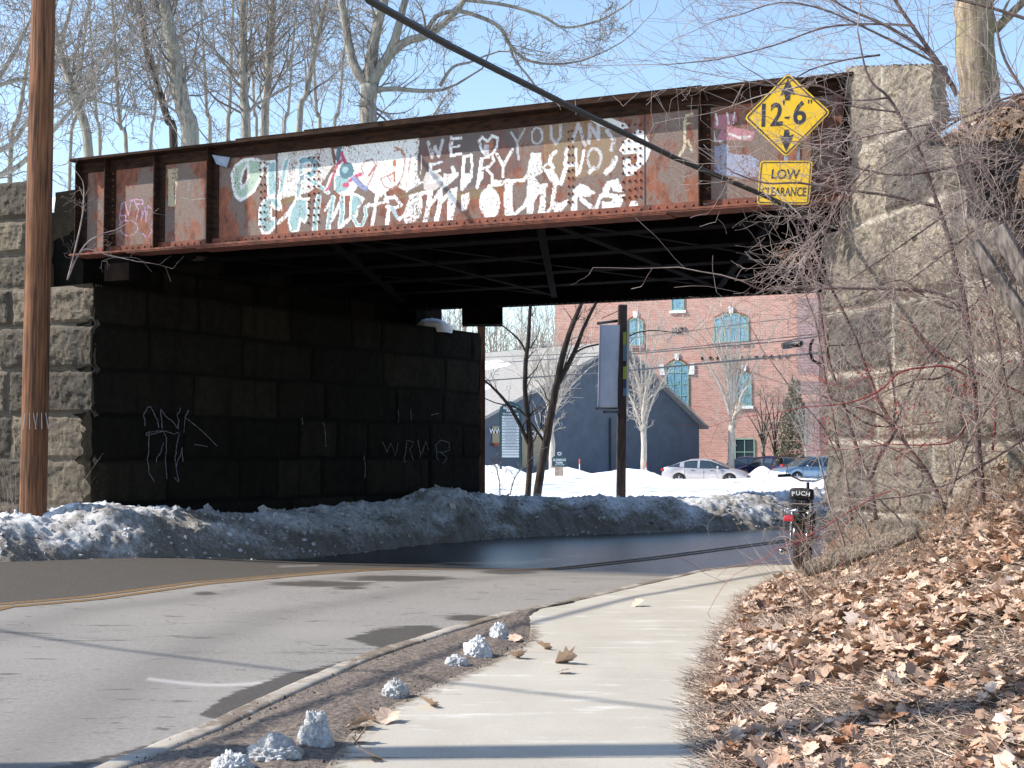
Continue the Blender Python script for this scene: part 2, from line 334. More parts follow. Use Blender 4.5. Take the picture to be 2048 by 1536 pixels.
M['signgrey'] = flat('grey_sign_panel', lin((196, 204, 208)), .6)
M['banner'] = simple('grey_banner_cloth', lin((190, 190, 200)), lin((170, 172, 184)), 2, .8)
M['postwood'] = simple('dark_stained_post', lin((86, 62, 50)), lin((44, 36, 34)), 6, .8, 0, .3, (2, 2, .4))

# ------------------------------------------------------------------ site layout (metres; camera at the origin looking along +y)
A = onz(160, 514, 3.84); B = onz(1740, 397, 3.84)
gd = (B-A)[:2]; gd = gd/np.linalg.norm(gd); gn = np.array([gd[1], -gd[0]])     # girder direction, outward normal (towards camera)
if gn[1] > 0: gn = -gn
C0 = onz(187, 568, 3.47); C1 = onz(962, 668, 3.47); wd_ = (C1-C0)[:2]; WL = np.linalg.norm(wd_); wd_ = wd_/WL; wn = np.array([wd_[1], -wd_[0]])
RC = np.array([3.28, 14.75])                                    # right abutment corner
def gdist(x, y): return -((np.asarray(x)-A[0])*gn[0]+(np.asarray(y)-A[1])*gn[1])     # distance beyond near girder plane
KERB = [(0.5, -2.6), (4, -2.0), (5.56, -1.70), (6.48, -1.45), (7.47, -1.25), (8.56, -1.0), (9.3, -.76), (9.9, -.55), (11.0, -.1), (11.9, .42), (13.2, 1.07), (15.1, 2.03), (15.75, 2.62), (16.8, 3.55), (21.5, 6.6), (30, 12), (60, 31)]
XL = [(0.5, -1.2), (4, -.9), (5.56, -.74), (6.3, -.72), (6.7, -.68), (7.55, -.44), (8.67, -.07), (9.5, .12), (10.2, .14), (10.8, .13), (11.3, .22), (11.9, .56), (13.2, 1.2), (15.1, 2.16), (15.75, 2.75), (16.8, 3.68), (21.5, 6.73), (30, 12.1), (60, 31.1)]
XE = [(0.5, .5), (4, .68), (5.56, .77), (7.1, .93), (8.9, 1.26), (11.9, 1.94), (14.3, 2.75), (14.9, 3.3), (16.8, 4.5), (21.5, 7.5), (30, 12.9), (60, 32)]
def road_h(x, y):
    g = gdist(x, y); return -.05-.17*ss(-1.2, 2.4, g)+.10*ss(-2.5, -6.5, x)*(1-ss(18, 22, y))
def walk_h(x, y): return 0.0*x-.10*ss(.3, 3.5, gdist(x, y))
def wing_x(y): return 4.0+(y-11.0)*(-.234)                    # foot line of the right wing wall
def slope_h(x, y):
    d = np.maximum(x-interp(y, XE), 0); k = .45+.55*ss(5, 9.5, y)
    h = k*(.10*d+.14*np.minimum(d, 2.6)**2)
    dw = x-(wing_x(y)+.12); h = h+np.where(dw > 0, np.minimum(dw*3.0, 4.2), 0)*ss(4, 9, y)
    return np.minimum(h, 4.55)

# ------------------------------------------------------------------ ground sheets
def ground():
    MB().bx(-700, 700, -60, 1400, -1.2, -.75).build('ground', M['snow'])['kind'] = 'structure'
ground()
def persp_grid(umin, umax, nu, y0, y1, r):
    n = int(math.log(y1/y0)/math.log(1+r)); Y = y0*(1+r)**np.arange(n+1); Uu = np.linspace(umin, umax, nu)
    X = Y[:, None]*Uu[None]; return X, np.repeat(Y[:, None], nu, 1)
def to_px(X, Y, Z):
    dx = X; dy = Y; dz = Z-CAMH; f = dy*FW[1]+dz*FW[2]; u = dy*UPV[1]+dz*UPV[2]; return 1024+FPX*dx/f, 768-FPX*u/f
def inpoly(px, py, poly):
    r = np.zeros(px.shape, bool); n = len(poly)
    for i in range(n):
        x1, y1 = poly[i]; x2, y2 = poly[(i+1) % n]
        if y1 == y2: continue
        c = ((y1 > py) != (y2 > py)) & (px < (x2-x1)*(py-y1)/(y2-y1)+x1); r ^= c
    return r
def segdist(px, py, pts):
    d = np.full(px.shape, 1e9)
    for (x1, y1), (x2, y2) in zip(pts[:-1], pts[1:]):
        L = (x2-x1)**2+(y2-y1)**2+1e-12; t = np.clip(((px-x1)*(x2-x1)+(py-y1)*(y2-y1))/L, 0, 1)
        d = np.minimum(d, np.hypot(px-(x1+t*(x2-x1)), py-(y1+t*(y2-y1))))
    return d
YEL = [onz(x, y, -.05)[:2] for x, y in [(-300, 1290), (0, 1222), (180, 1202), (400, 1168), (560, 1153), (700, 1142), (820, 1133), (1000, 1123)]]
YEL += [np.array([1.9, 19.5]), np.array([4.6, 23.5]), np.array([9, 30])]
def road():
    X, Y = persp_grid(-1.3, 1.1, 760, 3.0, 62, .0058)
    xk = interp(Y, KERB); Z = road_h(X, Y); px, py = to_px(X, Y, Z)
    wet = .42*ss(.55, 1.0, fbm(X*.35, Y*1.3, 66, 4)*2+.55)
    for (cx, cy, rx, ry, k) in [(800, 1157, 115, 6, 1), (700, 1168, 40, 3, .6), (1020, 1144, 58, 5, 1), (640, 1168, 105, 6, 1), (940, 1236, 48, 7, 1), (1150, 1133, 40, 4, .8), (410, 1187, 30, 4, .8), (700, 1175, 46, 5, .8)]:
        e = np.sqrt(((px-cx)/rx)**2+((py-cy)/ry)**2); wet = np.maximum(wet, k*np.clip(.5+(1-e)*.55, 0, .85))
    for poly in [[(400, 1428), (450, 1392), (560, 1352), (690, 1322), (800, 1286), (790, 1300), (700, 1330), (600, 1370), (500, 1412), (430, 1440)],
                 [(690, 1277), (760, 1256), (850, 1250), (925, 1262), (880, 1280), (800, 1306), (755, 1294)],
                 [(100, 1536), (240, 1505), (360, 1473), (330, 1490), (200, 1525), (150, 1545)]]:
        sdd = segdist(px, py, poly+[poly[0]]); sdd = np.where(inpoly(px, py, poly), sdd, -sdd); wet = np.maximum(wet, np.clip(.5+sdd/22., 0, .85))
    lane = np.zeros(X.shape); lc = interp(Y, [(p[1], p[0]) for p in YEL]); lane = ss(-.15, .15, lc-X-.1)
    dl = X-lc; trk = np.exp(-((dl-.75)/.28)**2)+np.exp(-((dl-2.35)/.28)**2)+.8*np.exp(-((dl+1.2)/.35)**2)
    g = gdist(X, Y); wsh = ss(.3, 2.4, g)  # wet under the bridge, with colour also darkened to deepen the shade
    rep = np.exp(-((py-1358-12*np.sin((px-300)/90))**2)/9.)*((px > 295) & (px < 540))*.8
    rep = np.maximum(rep, ((np.abs(py-(1133-(px-560)*.03)) < 2) & (px > 560) & (px < 640))*.2)
    keep = (X < xk+.05)
    F = gridfaces(*X.shape, mask=(keep[:-1, :-1] | keep[1:, :-1] | keep[:-1, 1:] | keep[1:, 1:]))
    V = np.stack([X, Y, Z], -1).reshape(-1, 3)
    used = np.zeros(len(V), bool); used[F.ravel()] = True; idx = np.cumsum(used)-1
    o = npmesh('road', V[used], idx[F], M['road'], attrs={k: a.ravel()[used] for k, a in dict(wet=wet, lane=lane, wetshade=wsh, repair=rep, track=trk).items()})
    o['kind'] = 'structure'
    # yellow double centre line
    t = NT('worn_yellow_line'); n = t.noise(60, 5, .7)
    t.col(t.ramp(n, [(.44, lin((84, 74, 60))), (.54, lin((128, 94, 42))), (.7, lin((140, 102, 38)))])); t.rough(.8)
    P = np.array(YEL)[1:]; Pf = []
    for a, b in zip(np.array(YEL)[:-1], np.array(YEL)[1:]):
        for k in range(12): Pf.append(a+(b-a)*k/12)
    Pf = np.array(Pf); T = np.gradient(Pf, axis=0); T /= np.linalg.norm(T, axis=1)[:, None]; N = np.stack([-T[:, 1], T[:, 0]], 1)
    V = []; F = []
    for off in (-.09, .10):
        k = len(V)
        for j, p in enumerate(Pf):
            wob = .006*math.sin(j*1.7)
            for s_ in (-.055+wob, .055):
                q = p+N[j]*(off+s_); V.append((q[0], q[1], float(road_h(q[0], q[1]))+.004))
        F += [(k+2*j, k+2*j+1, k+2*j+3, k+2*j+2) for j in range(len(Pf)-1)]
    npmesh('road_marking', V, F, t.m)['kind'] = 'structure'
road()
def strip(name, y0, y1, fl, fr, nu, dy, zf, mat, attrs=None, skirt=.12, r=None):
    Y = np.arange(y0, y1, dy) if r is None else y0*(1+r)**np.arange(int(math.log(y1/y0)/math.log(1+r)))
    t = np.linspace(0, 1, nu); L = fl(Y)[:, None]; R = fr(Y)[:, None]; X = L+(R-L)*t[None]; YY = np.repeat(Y[:, None], nu, 1); Z = zf(X, YY, t[None]*np.ones_like(YY))
    if skirt:
        X = np.hstack([X[:, :1], X, X[:, -1:]]); YY = np.hstack([YY[:, :1], YY, YY[:, -1:]]); Z = np.hstack([Z[:, :1]-skirt, Z, Z[:, -1:]-skirt])
    at = {k: f(X, YY).ravel() for k, f in (attrs or {}).items()}
    o = npmesh(name, np.stack([X, YY, Z], -1).reshape(-1, 3), gridfaces(*X.shape)[:, ::-1], mat, attrs=at); o['kind'] = 'structure'; return o
K_ = lambda y: interp(y, KERB); XL_ = lambda y: interp(y, XL); XE_ = lambda y: interp(y, XE)
def walk_grime(X, Y):
    e = np.minimum(X-XL_(Y), 9); g = np.clip(.62-e*2.2, 0, 1)*(1-.75*ss(9.5, 12, Y)); r = XE_(Y)-X
    g = np.maximum(g, np.clip(.45-r*4, 0, 1)); j = np.abs(((Y+.25) % 1.52)-.76) > .750
    g = np.where(j & (Y < 6.6), .62, np.where(j & (Y < 9), .5, g))
    px, py = to_px(X, Y, 0*X); return g
strip('sidewalk', 1.5, 60, lambda y: XL_(y)-.005, lambda y: XE_(y)+.25, 90, .02, lambda X, Y, t: walk_h(X, Y)+.004*fbm(X*3, Y*3, 5), M['walk'], {'grime': walk_grime}, r=.0042)
strip('kerb', 1.5, 60, lambda y: K_(y)+.012*fbm(y*2, y*0, 3), lambda y: K_(y)+.135+.01*fbm(y*3, y*0, 8), 7, .03,
      lambda X, Y, t: walk_h(X, Y)+.008+.012*fbm(X*9, Y*9, 4)-.012*np.abs(2*t-1)**6, M['kerb'], {'grime': lambda X, Y: .40+.9*fbm(X*2, Y*2.2, 3)+.15*ss(9, 12, Y)}, r=.004, skirt=.3)
def verge_h(X, Y, t):
    e = np.minimum(t, 1-t)*4; return walk_h(X, Y)-.008+np.clip(e, 0, 1)*(.012+.035*(fbm(X*7, Y*7, 9)+.25)+.02*fbm(X*30, Y*30, 2))
strip('verge', 1.5, 11.9, lambda y: K_(y)+.12, lambda y: XL_(y)+.02+.08*(fbm(y*3, 0*y, 6)), 60, .02, verge_h, M['verge'], r=.006)
def slope():
    Y = 1.5*(1.0055)**np.arange(int(math.log(24/1.5)/math.log(1.0055))); nu = 220
    T = np.linspace(0, 1, nu)**1.6; L = XE_(Y)+.05+.16*fbm(Y*2.2, 0*Y, 11, 5)+.03*fbm(Y*14, 0*Y, 12, 3)
    X = L[:, None]+T[None]*(14-L[:, None]); YY = np.repeat(Y[:, None], nu, 1)
    Z = slope_h(X, YY)+.006+.07*np.clip((X-L[:, None])*3, 0, 1)*(fbm(X*2.4, YY*2.4, 21)+.18)+.02*fbm(X*14, YY*14, 22)*np.clip((X-L[:, None])*6, 0, 1)
    Z[:, 0] = -.03
    # nothing under the bridge: the earth stops at the abutment
    g = gdist(X, YY); keep = (g[:-1, :-1] < 1.2)
    npmesh('hillside', np.stack([X, YY, Z], -1).reshape(-1, 3), gridfaces(*X.shape, mask=keep)[:, ::-1], M['soil'])['kind'] = 'structure'
slope()
def snow_field():
    X, Y = persp_grid(-.5, .62, 420, 24.5, 125, .006)
    Z = interp(Y, [(24.5, -.05), (28, .12), (35, .12), (50, 0), (60, -.05), (69, -.22), (71.5, -.2), (73.5, -.5), (80, -.5), (125, -.3)])
    Z = Z+.22*fbm(X*.35, Y*.35, 31)*ss(25, 30, Y)*(1-ss(71, 74, Y))+.08*fbm(X*1.6, Y*1.6, 33)*(1-ss(71, 74, Y))
    pxx = 1024+FPX*X/Y; Z = Z+.30*(1-ss(1270, 1340, pxx))*ss(40, 58, Y)*(1-ss(66, 74, Y))+.12*ss(40, 55, Y)*(1-ss(66, 72, Y))*fbm(X*.8, Y*.5, 39)
    for (cx, cy, r, h) in [(4.6, 52, 2.4, .42), (-.6, 53, 1.6, .5), (2.0, 56, 1.2, .35), (13.6, 76.5, 1.1, .95), (14.9, 77, 1.0, .6), (1.2, 50, 2.5, .2), (13.0, 70.2, 4, .18), (8.2, 69, 2.5, .12)]:
        d = np.hypot(X-cx, (Y-cy)*.8)/r; Z = Z+h*np.exp(-d*d*1.6)*(1+.5*fbm(X*3, Y*3, 7))
    # the cleared road side and the ground under the embankment stay below the road
    rd = ss(-.4, 1.4, (Y-interp(X, [(-3, 21), (.5, 24.6), (3, 26.4), (5.5, 28.2), (9, 31.5), (14, 37), (30, 54)])))
    Z = Z*rd+(-.7)*(1-rd)
    npmesh('snow_ground', np.stack([X, Y, Z], -1).reshape(-1, 3), gridfaces(*X.shape)[:, ::-1], M['snow'])['kind'] = 'structure'
snow_field()

# snow bank along the far kerb: foot line in plan, crest height along it
FOOT = []
for px_, py_, zz in [(-500, 1146, .0), (-200, 1134, .0), (0, 1125, .04), (200, 1113, .04), (400, 1108, -.02), (600, 1098, -.08), (850, 1082, -.16), (970, 1077, -.2), (1100, 1072, -.22), (1300, 1066, -.22), (1560, 1056, -.22), (1750, 1047, -.22)]:
    p = onz(px_, py_, zz); FOOT.append((p[0], p[1]))
CREST = [(-500, .55), (0, .52), (150, .47), (200, .45), (235, .56), (270, .65), (500, .62), (600, .60), (700, .58), (850, .66), (930, .76), (975, .90), (1040, .72), (1120, .66), (1250, .63), (1560, .63), (1750, .7)]
PXF = [-500, -200, 0, 200, 400, 600, 850, 970, 1100, 1300, 1560, 1750]
def snow_bank():
    P = np.array(FOOT); d = np.r_[0, np.cumsum(np.hypot(*np.diff(P, axis=0).T))]; S = np.arange(0, d[-1], .035)
    fx = np.interp(S, d, P[:, 0]); fy = np.interp(S, d, P[:, 1]); ppx = np.interp(S, d, PXF)
    k = 25; kern = np.ones(k)/k; fx2 = np.convolve(np.pad(fx, k//2, 'edge'), kern, 'valid'); fy2 = np.convolve(np.pad(fy, k//2, 'edge'), kern, 'valid')
    tx = np.gradient(fx2); ty = np.gradient(fy2); L = np.hypot(tx, ty); nx = -ty/L; ny = tx/L
    W = np.linspace(-.06, 2.6, 86); H = np.interp(ppx, *zip(*CREST))
    w_ = W[None]+.10*fbm(S*1.1, S*0, 41)[:, None]+.05*fbm(S*5, S*0, 42)[:, None]
    X = fx2[:, None]+nx[:, None]*w_; Y = fy2[:, None]+ny[:, None]*w_
    t = np.clip(W[None]/.95, 0, 1); prof = np.where(W[None] < .95, np.sin(t*math.pi/2)**.8, 1-.35*ss(.95, 2.6, W[None]))
    rg = road_h(fx2, fy2)[:, None]
    bmp = (.16*fbm(S[:, None]*1.5, W[None]*2.2, 43, 3)+.10*fbm(S[:, None]*6, W[None]*6, 44, 3)+.11*fbm(S[:, None]*17, W[None]*17, 45, 4, .7))*np.clip(W[None]*4+.1, 0, 1)
    Z = rg-.02+H[:, None]*prof+bmp
    X = X+nx[:, None]*.16*fbm(S[:, None]*4+9, W[None]*5, 46, 3); Y = Y+ny[:, None]*.16*fbm(S[:, None]*4+9, W[None]*5, 46, 3)
    dirt = np.clip(1.02-prof*.5, .3, 1)*np.ones_like(X)+.9*fbm(X*2.6, Z*3+Y, 47, 5); dirt = np.where(W[None] > 1.1, .05, dirt)  # real dirt, raised so its tone also carries the bank's shadow
    o = npmesh('snow_bank', np.stack([X, Y, Z], -1).reshape(-1, 3), gridfaces(*X.shape)[:, ::-1], M['snowdirty'], attrs={'dirt': dirt.ravel()})
    tag(o, 'long ploughed bank of dirty snow along the far edge of the road', 'snow bank')
    rng = random.Random(17); mb = MB(); n0, n1 = X.shape
    for k in range(1300):
        i = rng.randrange(n0); j = min(int(rng.random()**1.4*n1*.55), n1-1); r = rng.uniform(.010, .034)*(1+(rng.random() < .05)); c = (X[i, j], Y[i, j], Z[i, j]+r*.25); k0 = len(mb.v); mb.ball(c, r, 5, 3, (rng.uniform(.7, 1.4), rng.uniform(.7, 1.4), rng.uniform(.5, 1)))
        for q in range(k0, len(mb.v)): v = mb.v[q]; mb.v[q] = (v[0]+rng.gauss(0, r*.16), v[1]+rng.gauss(0, r*.16), v[2]+rng.gauss(0, r*.16))
    ch = mb.build('snow_chunks', M['snowdirty'], o); ch['kind'] = 'stuff'; at = ch.data.attributes.new('dirt', 'FLOAT', 'POINT'); at.data.foreach_set('value', [.35+.5*vn(v[0]*3, v[1]*3, 5).item() for v in mb.v])
snow_bank()

# ------------------------------------------------------------------ stone walls
def rockwall(name, O, d, n, S, Zr, courses, seed, res, rough, mat, parent, mask=None, thick=.8, bw=(.7, 1.5), batter=0., prof=None, depth=.05, groove=.05, cnr=True):
    rng = random.Random(seed); s = np.arange(S[0], S[1]+res*.5, res); z = np.arange(Zr[0], Zr[1]+res*.5, res)
    SS, ZZ = np.meshgrid(s, z, indexing='ij'); cz = np.array(courses)
    wob = .05*fbm(SS*.9, ZZ*.9, seed, 3)+.018*fbm(SS*6, ZZ*6, seed+1, 2); Zw = ZZ+wob; Sw = SS+.06*fbm(SS*2, ZZ*2, seed+2, 3)
    ci = np.clip(np.searchsorted(cz, Zw)-1, 0, len(cz)-2); dmin = np.minimum(np.abs(Zw-cz[ci]), np.abs(Zw-cz[ci+1])); bid = np.zeros(SS.shape); bd = np.zeros(SS.shape)
    for c in range(len(cz)-1):
        J = [S[0]-.02]
        while J[-1] < S[1]+.3: J.append(J[-1]+rng.uniform(*bw))
        J = np.array(J); m = ci == c; k = np.clip(np.searchsorted(J, Sw[m])-1, 0, len(J)-2)
        dj = np.minimum(np.abs(Sw[m]-J[k])+(9 if False else 0), np.abs(Sw[m]-J[k+1]))
        if cnr: dj = np.where(k == 0, np.abs(Sw[m]-J[1]), dj)
        dmin[m] = np.minimum(dmin[m], dj); bid[m] = hsh(k+.0, c+.0, seed); bd[m] = hsh(k+5., c+2., seed)
    h = groove*(ss(.004, .075, dmin)-1)+(bd-.5)*depth*ss(.0, .06, dmin)+rough*fbm(SS*2.6, ZZ*2.6, seed+3, 6, .6)*ss(0, .06, dmin)+rough*.5*fbm(SS*9, ZZ*11, seed+6, 4, .75)*ss(0, .04, dmin)
    if prof is not None: h = h+prof(SS, ZZ)
    h = h-batter*(ZZ-Zr[0])
    X = O[0]+d[0]*SS+n[0]*h; Y = O[1]+d[1]*SS+n[1]*h
    V = np.stack([X, Y, ZZ], -1).reshape(-1, 3); mm = np.ones((len(s)-1, len(z)-1), bool)
    if mask is not None: mm = mask(SS[:-1, :-1]+res/2, ZZ[:-1, :-1]+res/2)
    F = gridfaces(len(s), len(z), mm)
    # side skin: every open boundary edge goes back by 'thick'
    mp = np.pad(mm, 1); nz = len(z); E = []
    I, Jn = np.nonzero(mm)
    for di, dj_, a, b in ((-1, 0, (0, 1), (0, 0)), (1, 0, (1, 0), (1, 1)), (0, -1, (0, 0), (1, 0)), (0, 1, (1, 1), (0, 1))):
        sel = ~mp[I+1+di, Jn+1+dj_]; i = I[sel]; j = Jn[sel]
        E.append(np.stack([(i+a[0])*nz+j+a[1], (i+b[0])*nz+j+b[1]], 1))
    E = np.concatenate(E); nl = 5; rough = rough*1.0; vv = len(V); k = len(E); e0 = E[:, 0]; e1 = E[:, 1]; VV = [V]; FF = [F]; pa = E[:, 0]; pb = E[:, 1]
    A1 = [None]
    for q in range(1, nl+1):
        t = thick*(q/nl)**1.5
        def back(idx):
            p = V[idx].copy(); h0 = h.ravel()[idx]; jt = .35*rough*fbm(p[:, 2]*3+q*3.3, p[:, 0]*3+q*1.7, seed+9, 3)
            p[:, 0] -= n[0]*t; p[:, 1] -= n[1]*t; p[:, 0] += d[0]*jt; p[:, 1] += d[1]*jt; p[:, 2] += jt*.5; return p
        na = vv+np.arange(k); nb = na+k; VV += [back(e0), back(e1)]; FF.append(np.stack([pa, pb, nb, na], 1)); pa, pb = na, nb; vv += 2*k
    V2 = np.concatenate(VV); F2 = np.concatenate(FF); mort = 1-ss(.012, .045, dmin)
    ex = len(V2)-len(V); bl = np.r_[bid.ravel(), np.concatenate([np.r_[bid.ravel()[e0], bid.ravel()[e1]] for _ in range(nl)])]; mo = np.r_[mort.ravel(), np.zeros(ex)]
    used = np.zeros(len(V2), bool); used[F2.ravel()] = True; idx = np.cumsum(used)-1
    o = npmesh(name, V2[used], idx[F2], mat, parent, {'blk': bl[used], 'mort': mo[used]}, smooth=False)
    def at(s_, z_):
        i = int(round((s_-S[0])/res)); j = int(round((z_-Zr[0])/res)); i = min(max(i, 0), len(s)-1); j = min(max(j, 0), len(z)-1); return h[i, j]
    return o, at
LA = thing('bridge_abutment', 'sooty granite block abutment, darkened in colour for shade, left of the road with chalk scrawls', 'bridge abutment', (C0[0], C0[1], 0))
cour = [-.6, -.05, .55, 1.16, 1.76, 2.36, 2.95, 3.47]
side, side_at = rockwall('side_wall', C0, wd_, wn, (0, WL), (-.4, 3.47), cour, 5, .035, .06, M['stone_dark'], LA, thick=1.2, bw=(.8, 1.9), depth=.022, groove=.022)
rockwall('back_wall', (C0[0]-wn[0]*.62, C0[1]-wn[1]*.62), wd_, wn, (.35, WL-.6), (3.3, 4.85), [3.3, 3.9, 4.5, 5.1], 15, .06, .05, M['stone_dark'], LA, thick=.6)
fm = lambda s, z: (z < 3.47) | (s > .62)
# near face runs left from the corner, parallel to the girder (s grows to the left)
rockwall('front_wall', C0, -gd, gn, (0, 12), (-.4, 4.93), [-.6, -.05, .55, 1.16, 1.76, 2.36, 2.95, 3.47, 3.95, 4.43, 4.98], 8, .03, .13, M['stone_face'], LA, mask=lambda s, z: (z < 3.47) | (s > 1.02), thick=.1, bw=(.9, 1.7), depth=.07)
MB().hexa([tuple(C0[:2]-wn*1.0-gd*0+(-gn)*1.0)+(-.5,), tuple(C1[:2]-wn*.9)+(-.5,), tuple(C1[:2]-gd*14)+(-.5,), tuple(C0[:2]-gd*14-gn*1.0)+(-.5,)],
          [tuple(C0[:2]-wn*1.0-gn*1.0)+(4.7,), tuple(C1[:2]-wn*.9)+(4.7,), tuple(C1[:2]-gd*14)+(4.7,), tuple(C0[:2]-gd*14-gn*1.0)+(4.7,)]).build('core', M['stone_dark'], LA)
# chalk scrawls on the shaded side wall
def scrawl():
    mb = MB()
    def st(pts, r=.005):
        mb = MB()
        P = []
        for (x0, y0), (x1, y1) in zip(pts[:-1], pts[1:]):
            for k in range(5):
                x = x0+(x1-x0)*k/5; y = y0+(y1-y0)*k/5; p = onpl(x, y, C0, wn); s_ = (p[:2]-C0[:2])@wd_; z_ = p[2]
                hh = side_at(s_, z_)+.012; P.append((p[0]+wn[0]*hh, p[1]+wn[1]*hh, z_))
        mb.tube(P, [r*(.8+.5*math.sin(i*1.3)**2) for i in range(len(P))], 4); mb.build('chalk_scrawl', M['chalk'], LA)
    for pts in [[(287, 852), (288, 830), (294, 815), (301, 813), (309, 826), (315, 842), (317, 860)], [(323, 858), (322, 818), (332, 832), (344, 845), (353, 860)], [(352, 858), (355, 830), (359, 812)], [(369, 865), (371, 835), (376, 820), (371, 836), (400, 858), (420, 877), (437, 896)],
                [(290, 871), (289, 866), (310, 862), (328, 862), (345, 868), (356, 864)], [(290, 871), (312, 866), (325, 862), (331, 875), (330, 905), (332, 945), (336, 962)], [(296, 862), (295, 900), (295, 945), (306, 963), (299, 950)], [(326, 885), (318, 905), (309, 930)],
                [(356, 866), (350, 900), (352, 935), (356, 965), (345, 952)], [(352, 935), (362, 905), (364, 895), (368, 930)], [(389, 889), (406, 891), (418, 894)], [(762, 882), (773, 905), (779, 885), (790, 912), (795, 880)], [(808, 925), (812, 880), (826, 885), (818, 900), (830, 925)], [(835, 880), (840, 915), (850, 882), (856, 905)],
                [(875, 920), (869, 890), (880, 880), (897, 885), (899, 900), (885, 905), (870, 903)], [(880, 905), (896, 915), (880, 930)], [(795, 820), (797, 850)], [(820, 818), (823, 845)], [(860, 830), (880, 826)], [(645, 845), (648, 870), (650, 900)], [(727, 910), (730, 938), (728, 960)], [(605, 835), (603, 852)]]: st(pts)
scrawl()
# snow lying on the bridge seat of the far end and on top of the left wall
def lump(name, c, r, mat, parent=None, seed=0, n=26, nz=0.35, attrs=True):
    V = []; F = []; m = n//2
    for i in range(m+1):
        a = math.pi/2*i/m
        for j in range(n):
            t = 2*math.pi*j/n; dx, dy, dz = math.sin(a)*math.cos(t), math.sin(a)*math.sin(t), math.cos(a)
            k = 1+nz*2*float(fbm(dx*2.2+seed*7, dy*2.2+dz*2.5, seed, 4, .7))+nz*.45*float(fbm(dx*11+seed, dy*11+dz*13, seed+3, 3, .8)); V.append((c[0]+r[0]*dx*k, c[1]+r[1]*dy*k, c[2]+r[2]*dz*k-.01))
    F = [(i*n+j, i*n+(j+1) % n, (i+1)*n+(j+1) % n, (i+1)*n+j) for i in range(m) for j in range(n)]
    return npmesh(name, V, F, mat, parent, {'dirt': [.42+.16*random.Random(seed).random()]*len(V)})
p = onz(900, 662, 3.44); o = lump('snow_pile', (p[0]-wn[0]*.45, p[1]-wn[1]*.45, 3.42), (.42, .5, .26), M['snow'], None, 4, nz=.2); tag(o, 'small heap of snow on the ledge below the bridge soffit', 'snow')

# right wing wall: flares towards the camera
RW = thing('stone_wing_wall', 'tan granite block wing wall right of the moped, tangled in bare brambles', 'stone wall', (RC[0], RC[1], 0))
wgd = np.array([.234, -1.]); wgd /= np.linalg.norm(wgd); wgn = np.array([wgd[1], -wgd[0]])
if wgn[0] > 0: wgn = -wgn
def wmask(s, z):
    lo = np.where(z > 3.55, .40+.12*(z > 4.35), np.where(z < .62, -.03, .04)); top = 5.36-.26*s-.75*(s > 2.2)-.6*(s > 2.75)-.5*(s > 3.3)-.3*(s > 3.8)
    rnd = np.hypot(np.maximum(.75-s, 0), np.maximum(z-4.9, 0)) < .42; return (s > lo) & (z < top) & (rnd | (s > .75) | (z < 4.9))
rockwall('block_face', RC, wgd, wgn, (-.06, 5.2), (-.3, 5.2), [-.5, -.02, .66, 1.36, 2.05, 2.70, 3.55, 4.3, 5.4], 23, .025, .16, M['stone_wing'], RW, mask=wmask, thick=.16, bw=(.8, 1.7), batter=.0, depth=.11, groove=.05)
rd2 = wd_
MB().hexa([(RC[0]+.25, RC[1]+.3, -.5), (RC[0]+9, RC[1]-2.5, -.5), (RC[0]+9+rd2[0]*9, RC[1]-4+rd2[1]*9, -.5), (RC[0]+.25+rd2[0]*9, RC[1]+rd2[1]*9, -.5)],
          [(RC[0]+.25, RC[1]+.3, 3.5), (RC[0]+9, RC[1]-2.5, 3.5), (RC[0]+9+rd2[0]*9, RC[1]-4+rd2[1]*9, 3.5), (RC[0]+.25+rd2[0]*9, RC[1]+rd2[1]*9, 3.5)]).build('core', M['stone_dark'], RW)
rockwall('side_face', (RC[0]+.05, RC[1]+.02), rd2, np.array([-rd2[1], rd2[0]]), (.05, 9), (-.3, 3.5), [-.5, .1, .75, 1.4, 2.05, 2.7, 3.5], 29, .08, .08, M['stone_dark'], RW, thick=.6)

# embankments carrying the track, left and right
def embank():
    for nm, base, sg in (('embankment', C0[:2]-gd*11.5-gn*.5, -1), ('embankment', RC+gd*4.5-gn*1.2, 1)):
        X = []; n1, n2 = 120, 60; s = np.linspace(0, 60, n1); t = np.linspace(-6, 20, n2)
        S_, T_ = np.meshgrid(s, t, indexing='ij'); PX = base[0]+sg*gd[0]*S_-gn[0]*T_; PY = base[1]+sg*gd[1]*S_-gn[1]*T_
        Z = 4.75*ss(-6, 0, T_)*(1-ss(9.5, 17, T_))+.5*fbm(PX*.6, PY*.6, 51); Z = Z-.4
        F = gridfaces(n1, n2); npmesh(nm, np.stack([PX, PY, Z], -1).reshape(-1, 3), F, M['earth'])['kind'] = 'structure'
embank()
q = C0[:2]-gd*6-gn*3.0
sn = MB(); sn.hexa([tuple(C0[:2]-gd*1.1-gn*1.2)+(4.72,), tuple(C0[:2]-gd*12-gn*1.2)+(4.72,), tuple(C0[:2]-gd*12-gn*8)+(4.72,), tuple(C0[:2]-gd*1.1-gn*8)+(4.72,)],
        [tuple(C0[:2]-gd*1.2-gn*1.3)+(5.0,), tuple(C0[:2]-gd*12-gn*1.3)+(5.02,), tuple(C0[:2]-gd*12-gn*7.9)+(5.1,), tuple(C0[:2]-gd*1.2-gn*7.9)+(5.06,)])
o = sn.build('snow_cover', M['snow'], bevel=.08); o['kind'] = 'structure'

